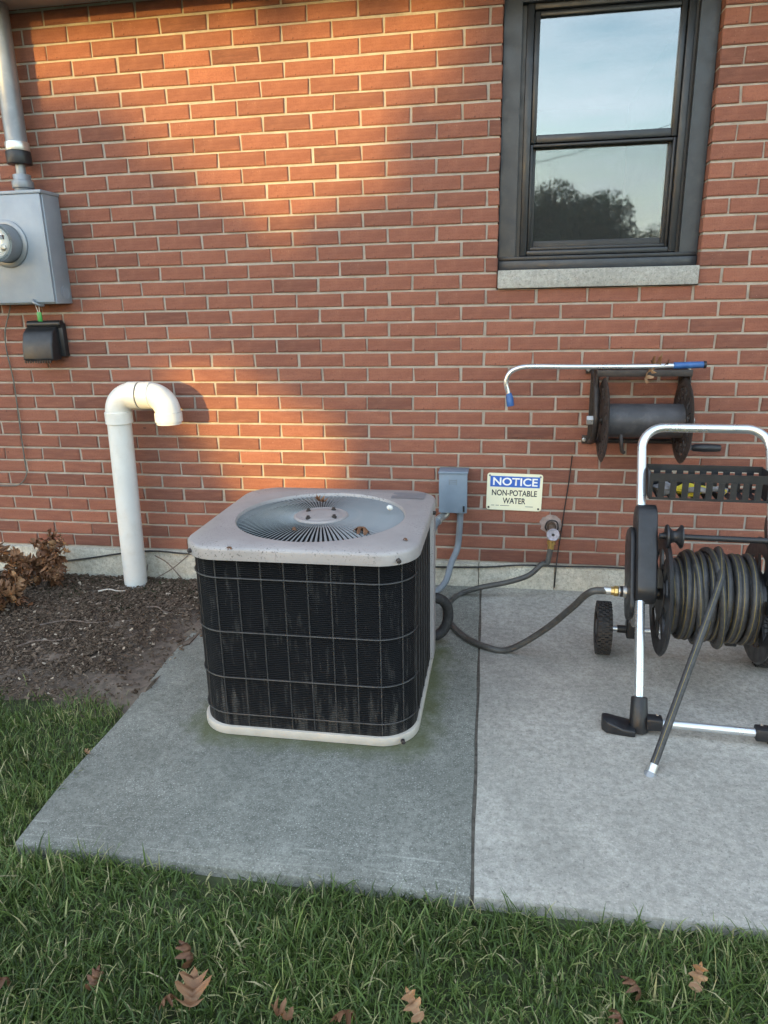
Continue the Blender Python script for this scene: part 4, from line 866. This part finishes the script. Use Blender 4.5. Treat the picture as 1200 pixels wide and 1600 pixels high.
def sprig(base, spread, height, nleaf, seed, lab, lean):
    rr_ = random.Random(seed); t = thing('oak_sprig', lab, 'dead branch', base); B = Vector(base); b = MB(base); tips = []
    for k in range(16):
        a = rr_.uniform(0, 6.28); tip = B+Vector((math.cos(a)*spread*rr_.uniform(.4, 1)+lean[0], math.sin(a)*spread*rr_.uniform(.3, .8)+lean[1], height*rr_.uniform(.45, 1))); midp = B.lerp(tip, .5)+Vector((rr_.uniform(-.03, .03), rr_.uniform(-.03, .03), .05))
        pts = spline([B, midp, tip], 6); b.tube(pts, [.0042-.003*i/12 for i in range(13)], 6); tips += pts[4:]
    b.build('stems', MT['twig'], t, smooth=True)
    for k in range(nleaf):
        p = rr_.choice(tips)+Vector((rr_.gauss(0, .018), rr_.gauss(0, .018), rr_.gauss(-.015, .02))); p.z = max(p.z, B.z+.02)
        leaf_obj('leaf', rr_.randrange(6), rr_.uniform(.05, .085), p-B, (rr_.gauss(-.9, .6), rr_.gauss(0, .6), rr_.uniform(0, 6.28)), t)
sprig((-1.78, -.22, -.04), .19, .26, 150, 5, 'larger dead oak sprig with curled brown leaves against the footing', (-.02, -.06))
sprig((-1.74, -.50, -.02), .13, .15, 90, 6, 'smaller dead oak sprig with tan lobed leaves low on the mulch', (-.06, -.02))

# ================================================================== GRASS
def grass(n, gen, seed, hmin, hmax, wid):
    g = np.random.default_rng(seed); P = gen(g, n); n = len(P)
    az = g.uniform(0, 2*PI, n); clump = .78+.30*np.sin(P[:, 0]*7.3+2*np.sin(P[:, 1]*5.1))*np.sin(P[:, 1]*8.7+np.sin(P[:, 0]*4.3)); L = g.uniform(hmin, hmax, n)*g.choice([.6, .85, 1.0, 1.25], n)*clump; lean = np.clip(g.normal(1.12, .45, n), .05, 1.9); w = wid*g.choice([.55, .8, 1.0, 1.5], n)*g.uniform(.8, 1.2, n)
    d = np.stack([np.cos(az), np.sin(az), np.zeros(n)], -1); s = np.stack([-np.sin(az), np.cos(az), np.zeros(n)], -1); s = s*np.cos(g.uniform(-.6, .6, n))[:, None]
    tw = g.uniform(-.5, .5, n); s[:, 2] = np.sin(tw)
    V = []; cur = P.copy(); ang = lean*.35
    segs = (.0, .36, .36, .28); ws = (1.0, .95, .65, 0)
    for i, (sg_, ww) in enumerate(zip(segs, ws)):
        if i: cur = cur+(d*np.sin(ang)[:, None]+np.array([0, 0, 1.])*np.cos(ang)[:, None])*(L*sg_)[:, None]; ang = ang+lean*.42
        if ww: V += [cur-s*(w*ww/2)[:, None], cur+s*(w*ww/2)[:, None]]
        else: V += [cur]
    V = np.stack(V, 1); k = V.shape[1]; idx = np.arange(n)[:, None]*k
    q = np.concatenate([idx+np.array([0, 1, 3, 2]), idx+np.array([2, 3, 5, 4])]); t = idx+np.array([4, 5, 6])
    tone = np.clip(g.normal(.48, .2, n)+.16*np.sin(P[:, 0]*3.7+1.3*np.sin(P[:, 1]*6))*np.sin(P[:, 1]*5.3+1), 0.01, .9); dry = g.random(n) < .11; tone[dry] = g.uniform(.92, 1, dry.sum())
    tv = np.repeat(tone, k); tv = np.clip(tv, .01, 1)
    me = bpy.data.meshes.new('grass'); nv = n*k; me.vertices.add(nv); me.vertices.foreach_set('co', V.reshape(-1))
    loops = np.concatenate([q.reshape(-1), t.reshape(-1)]); me.loops.add(len(loops)); me.loops.foreach_set('vertex_index', loops.astype(np.int32))
    st = np.concatenate([np.arange(len(q))*4, len(q)*4+np.arange(len(t))*3]); me.polygons.add(len(st)); me.polygons.foreach_set('loop_start', st.astype(np.int32))
    me.update(calc_edges=True); me.validate()
    at = me.attributes.new('tone', 'FLOAT', 'POINT'); at.data.foreach_set('value', tv.astype(np.float32)); me.polygons.foreach_set('use_smooth', np.ones(len(st), dtype=bool)); return me
def gen_front(g, n):
    x = g.uniform(-2.6, 2.8, n); y = -1.815-g.random(n)**1.1*1.25; z = np.full(n, -.035); e = g.random(n)
    keep = (y < -1.832+.012*np.sin(x*9)+.010*np.sin(x*31)) ; return np.stack([x, y, z], -1)[keep]
def gen_left(g, n):
    x = g.uniform(-3.2, -.74, n); y = g.uniform(-1.84, -1.08, n); lx = -.86-y*.045
    keep = (x < lx+.012*np.sin(y*23)-.004) & (y < -1.165+.05*np.sin(x*7)+.04*np.sin(x*17)+np.abs(g.normal(0, .06, n))*(g.random(n) < .35)) & ((y < -1.30) | (x < lx-.05*g.random(n)))
    return np.stack([x, y, np.full(n, -.03)], -1)[keep]
def gen_far(g, n):
    x = g.uniform(-7, 7, n); y = g.uniform(-7, -1.85, n); keep = (y < -2.95) | (x < -2.5) | (x > 2.7); keep &= ~((x > -3.2) & (y > -1.85)); return np.stack([x, y, np.full(n, -.035)], -1)[keep]
for nm, me, lab in (('lawn_grass', grass(170000, gen_front, 1, .040, .085, .0029), 'green lawn grass in front of the concrete slabs'), ('verge_grass', grass(46000, gen_left, 2, .032, .068, .0026), 'patch of grass between mulch bed and slab corner'), ('outer_grass', grass(60000, gen_far, 3, .05, .10, .008), 'lawn grass further out from the slabs')):
    tag(link(nm, me, MT['grass']), lab, 'grass', kind='stuff')
# fallen leaves in the lawn
FL = ((300, 1558, 2, .088, (.15, .1, .3), 'large tan oak leaf lying flat on the lawn'), (298, 1492, 4, .07, (.9, .3, 1.0), 'small curled brown leaf standing upright in the lawn'), (440, 1588, 0, .06, (.4, .2, 1.7), 'orange-tan leaf folded lengthwise in the grass'), (545, 1578, 1, .075, (.7, .4, 2.4), 'dark brown forked leaf sunk in the grass'),
    (648, 1575, 3, .075, (.5, -.3, .5), 'pale cream narrow-lobed leaf in the lawn'), (145, 1535, 4, .055, (.9, .5, .2), 'dull brown leaf half buried upright in the grass'), (8, 1525, 4, .05, (.5, .2, 2.2), 'rust-brown leaf beside a grass tuft near the slab corner'), (1090, 1528, 3, .07, (.9, .1, -.3), 'pale upright leaf with a stalk in the lawn before the light slab'),
    (1000, 1542, 4, .06, (.8, .3, 1.1), 'brown leaf sunk deep in the lawn before the light slab'), (972, 1590, 4, .05, (.4, .6, .4), 'small reddish-brown leaf in the lawn'), (262, 1555, 1, .05, (.4, .6, 2.8), 'small greyish leaf next to the large tan oak leaf'))
for px, py, mi, s, rot, lab in FL:
    o = leaf_obj('fallen_leaf', mi, s*.85, G(px, py, .012), rot); tag(o, lab, 'leaf', 'fallen leaves in the lawn')
tag(leaf_obj('fallen_leaf', 3, .03, G(375, 1063, .008) if False else G(137, 1177, .006), (.1, .1, 1)), 'small tan leaf at the slab edge by the verge grass', 'leaf', 'fallen leaves in the lawn')

# ================================================================== TREES ACROSS THE LAWN (they shade the house and show in the window)
def leaves_mesh(pts, size, g):
    n = len(pts); nrm = g.normal(size=(n, 3)); nrm /= np.linalg.norm(nrm, axis=1)[:, None]; a = np.cross(nrm, g.normal(size=(n, 3))); a /= np.linalg.norm(a, axis=1)[:, None]; b_ = np.cross(nrm, a); s = size*g.uniform(.6, 1.3, n)[:, None]
    V = np.stack([pts-a*s, pts+b_*s*.5, pts+a*s, pts-b_*s*.5], 1).reshape(-1, 3); me = bpy.data.meshes.new('crown'); me.from_pydata(V.tolist(), [], (np.arange(n)[:, None]*4+np.arange(4)).tolist())
    at = me.attributes.new('tone', 'FLOAT', 'POINT'); at.data.foreach_set('value', np.repeat(np.clip(g.normal(.5, .25, n), .02, 1), 4).astype(np.float32)); return me
def poly_sd(x, y, poly):                 # signed distance, >0 inside
    inside = np.zeros(x.shape, bool); dmin = np.full(x.shape, 1e9); n = len(poly)
    for i in range(n):
        x0, y0 = poly[i]; x1, y1 = poly[(i+1) % n]; dx, dy = x1-x0, y1-y0
        t = np.clip(((x-x0)*dx+(y-y0)*dy)/(dx*dx+dy*dy), 0, 1); dmin = np.minimum(dmin, np.hypot(x-x0-t*dx, y-y0-t*dy))
        c = ((y0 > y) != (y1 > y)) & (x < (x1-x0)*(y-y0)/(y1-y0+1e-12)+x0); inside ^= c
    return np.where(inside, dmin, -dmin)
# gaps between the crowns, given by where their light lands on the wall (wall metres x, z)
def WP(*px): return [(W(x, y).x, W(x, y).z) for x, y in px]
GAP1 = WP((-120, 10), (300, -60), (760, -60), (775, 70), (715, 190), (610, 310), (500, 400), (400, 400), (270, 300), (110, 215), (10, 190), (-120, 300))
GAP2 = WP((205, 535), (360, 528), (405, 585), (470, 622), (543, 655), (548, 770), (560, 900), (450, 860), (330, 745), (225, 610))
GAPM = WP((300, 300), (560, 330), (480, 560), (330, 545))
def openness(x, z):
    o1 = np.clip(poly_sd(x, z, GAP1)/.30+.35, 0, 1); o2 = np.clip(poly_sd(x, z, GAP2)/.10+.5, 0, 1); o3 = .35*np.clip(poly_sd(x, z, GAPM)/.15+.5, 0, 1)
    return np.maximum(np.maximum(o1, o2), o3)
D = np.array(SD)
def crown_pts(n, T0, T1, xr_, zr, g, gap=True):
    x = g.uniform(*xr_, n); z = g.uniform(*zr, n); T = g.uniform(T0, T1, n); P = np.stack([x, np.zeros(n), z], -1)-D*T[:, None]
    if gap: keep = g.random(n) > openness(x, z)**.5; P = P[keep]
    return P[P[:, 2] > .15]
def tree(name, lab, base, pts, leaf, th, seed, grp='trees across the lawn'):
    g = np.random.default_rng(seed); t = thing(name, lab, 'tree', base, 0, grp); B = Vector(base); b = MB(base); top = B+Vector((.2, .1, th))
    b.tube(spline([B-Vector((0, 0, .2)), B+Vector((.08, .05, th*.35)), top], 6), [.19-.14*i/12 for i in range(13)], 10)
    for k in range(7):
        s0 = B.lerp(top, .35+.08*k); q = pts[g.integers(len(pts))]; b.tube(spline([s0, s0.lerp(Vector(q), .5)+Vector((0, 0, .2)), Vector(q)], 5), [.06-.045*i/10 for i in range(11)], 7)
    b.build('trunk', MT['bark'], t, smooth=True); me = leaves_mesh(pts-np.array(base), leaf, g); link('crown', me, MT['treeleaf'], t)
g = np.random.default_rng(21)
T0, T1 = 20., 23.
mid = lambda x, z: np.array([x, 0, z])-D*21.5
ca = crown_pts(15000, T0, T1, (-5.2, -.3), (-1.2, 3.4), g); bA = mid(-2.4, 0); tree('shade_tree', 'broad leafy tree across the lawn with large gaps in its crown', (bA[0], bA[1], -.04), ca, .16, 4.2, 31)
cb = crown_pts(19000, T0, T1, (-.3, 5.5), (-1.2, 3.6), g); bB = mid(2.2, 0); tree('shade_tree', 'broad leafy tree across the lawn with a closed dense crown', (bB[0], bB[1], -.04), cb, .16, 4.2, 32)
def round_crown(c, rx, ry, rz, n, g):
    u = g.normal(size=(n, 3)); u /= np.linalg.norm(u, axis=1)[:, None]; rad = g.random(n)**(1/2.6); lump = 1+.22*np.sin(u[:, 0]*5+c[0])*np.sin(u[:, 2]*6+1)+.15*np.sin(u[:, 1]*9+u[:, 0]*7)
    return np.array(c)+u*(rad*lump)[:, None]*np.array([rx, ry, rz])
# seen only as reflections in the glass: directions follow from camera and pane
def mirror(px, py, dist):
    p = np.array(W(px, py, .10)); d = p-CAM; d[1] *= -1; d /= np.linalg.norm(d); return p+d*dist
m1 = mirror(868, 345, 30); m2 = mirror(1025, 366, 45); m3 = mirror(930, 372, 34)
c1 = round_crown((m1[0]+.1, m1[1], 2.7), 3.4, 2.8, 2.75, 80000, g); tree('lawn_tree', 'dense round tree mirrored in the lower window pane', (m1[0]+.1, m1[1], -.04), c1, .085, 3.2, 33)
c2 = round_crown((m2[0], m2[1], 2.6), 1.3, 1.3, 2.7, 9000, g); tree('lawn_tree', 'small tree mirrored at the edge of the lower pane', (m2[0], m2[1], -.04), c2, .085, 2.6, 34)
c3 = round_crown((m3[0], m3[1], 2.0), 1.5, 1.5, 2.3, 9000, g); tree('lawn_tree', 'low bushy tree mirrored beside the dense tree in the window', (m3[0], m3[1], -.04), c3, .085, 2.2, 35)
pw = [mirror(930, 222, 40), mirror(1075, 183, 60)]; dv = Vector(pw[1])-Vector(pw[0])
tag(MB().tube([Vector(pw[0])-dv*1.5, Vector(pw[0])+dv*.5+Vector((0, 0, -.3)), Vector(pw[1])+dv*1.5], .02, 6).build('power_line', MT['cable']), 'thin overhead power line mirrored in the upper window pane', 'power line')
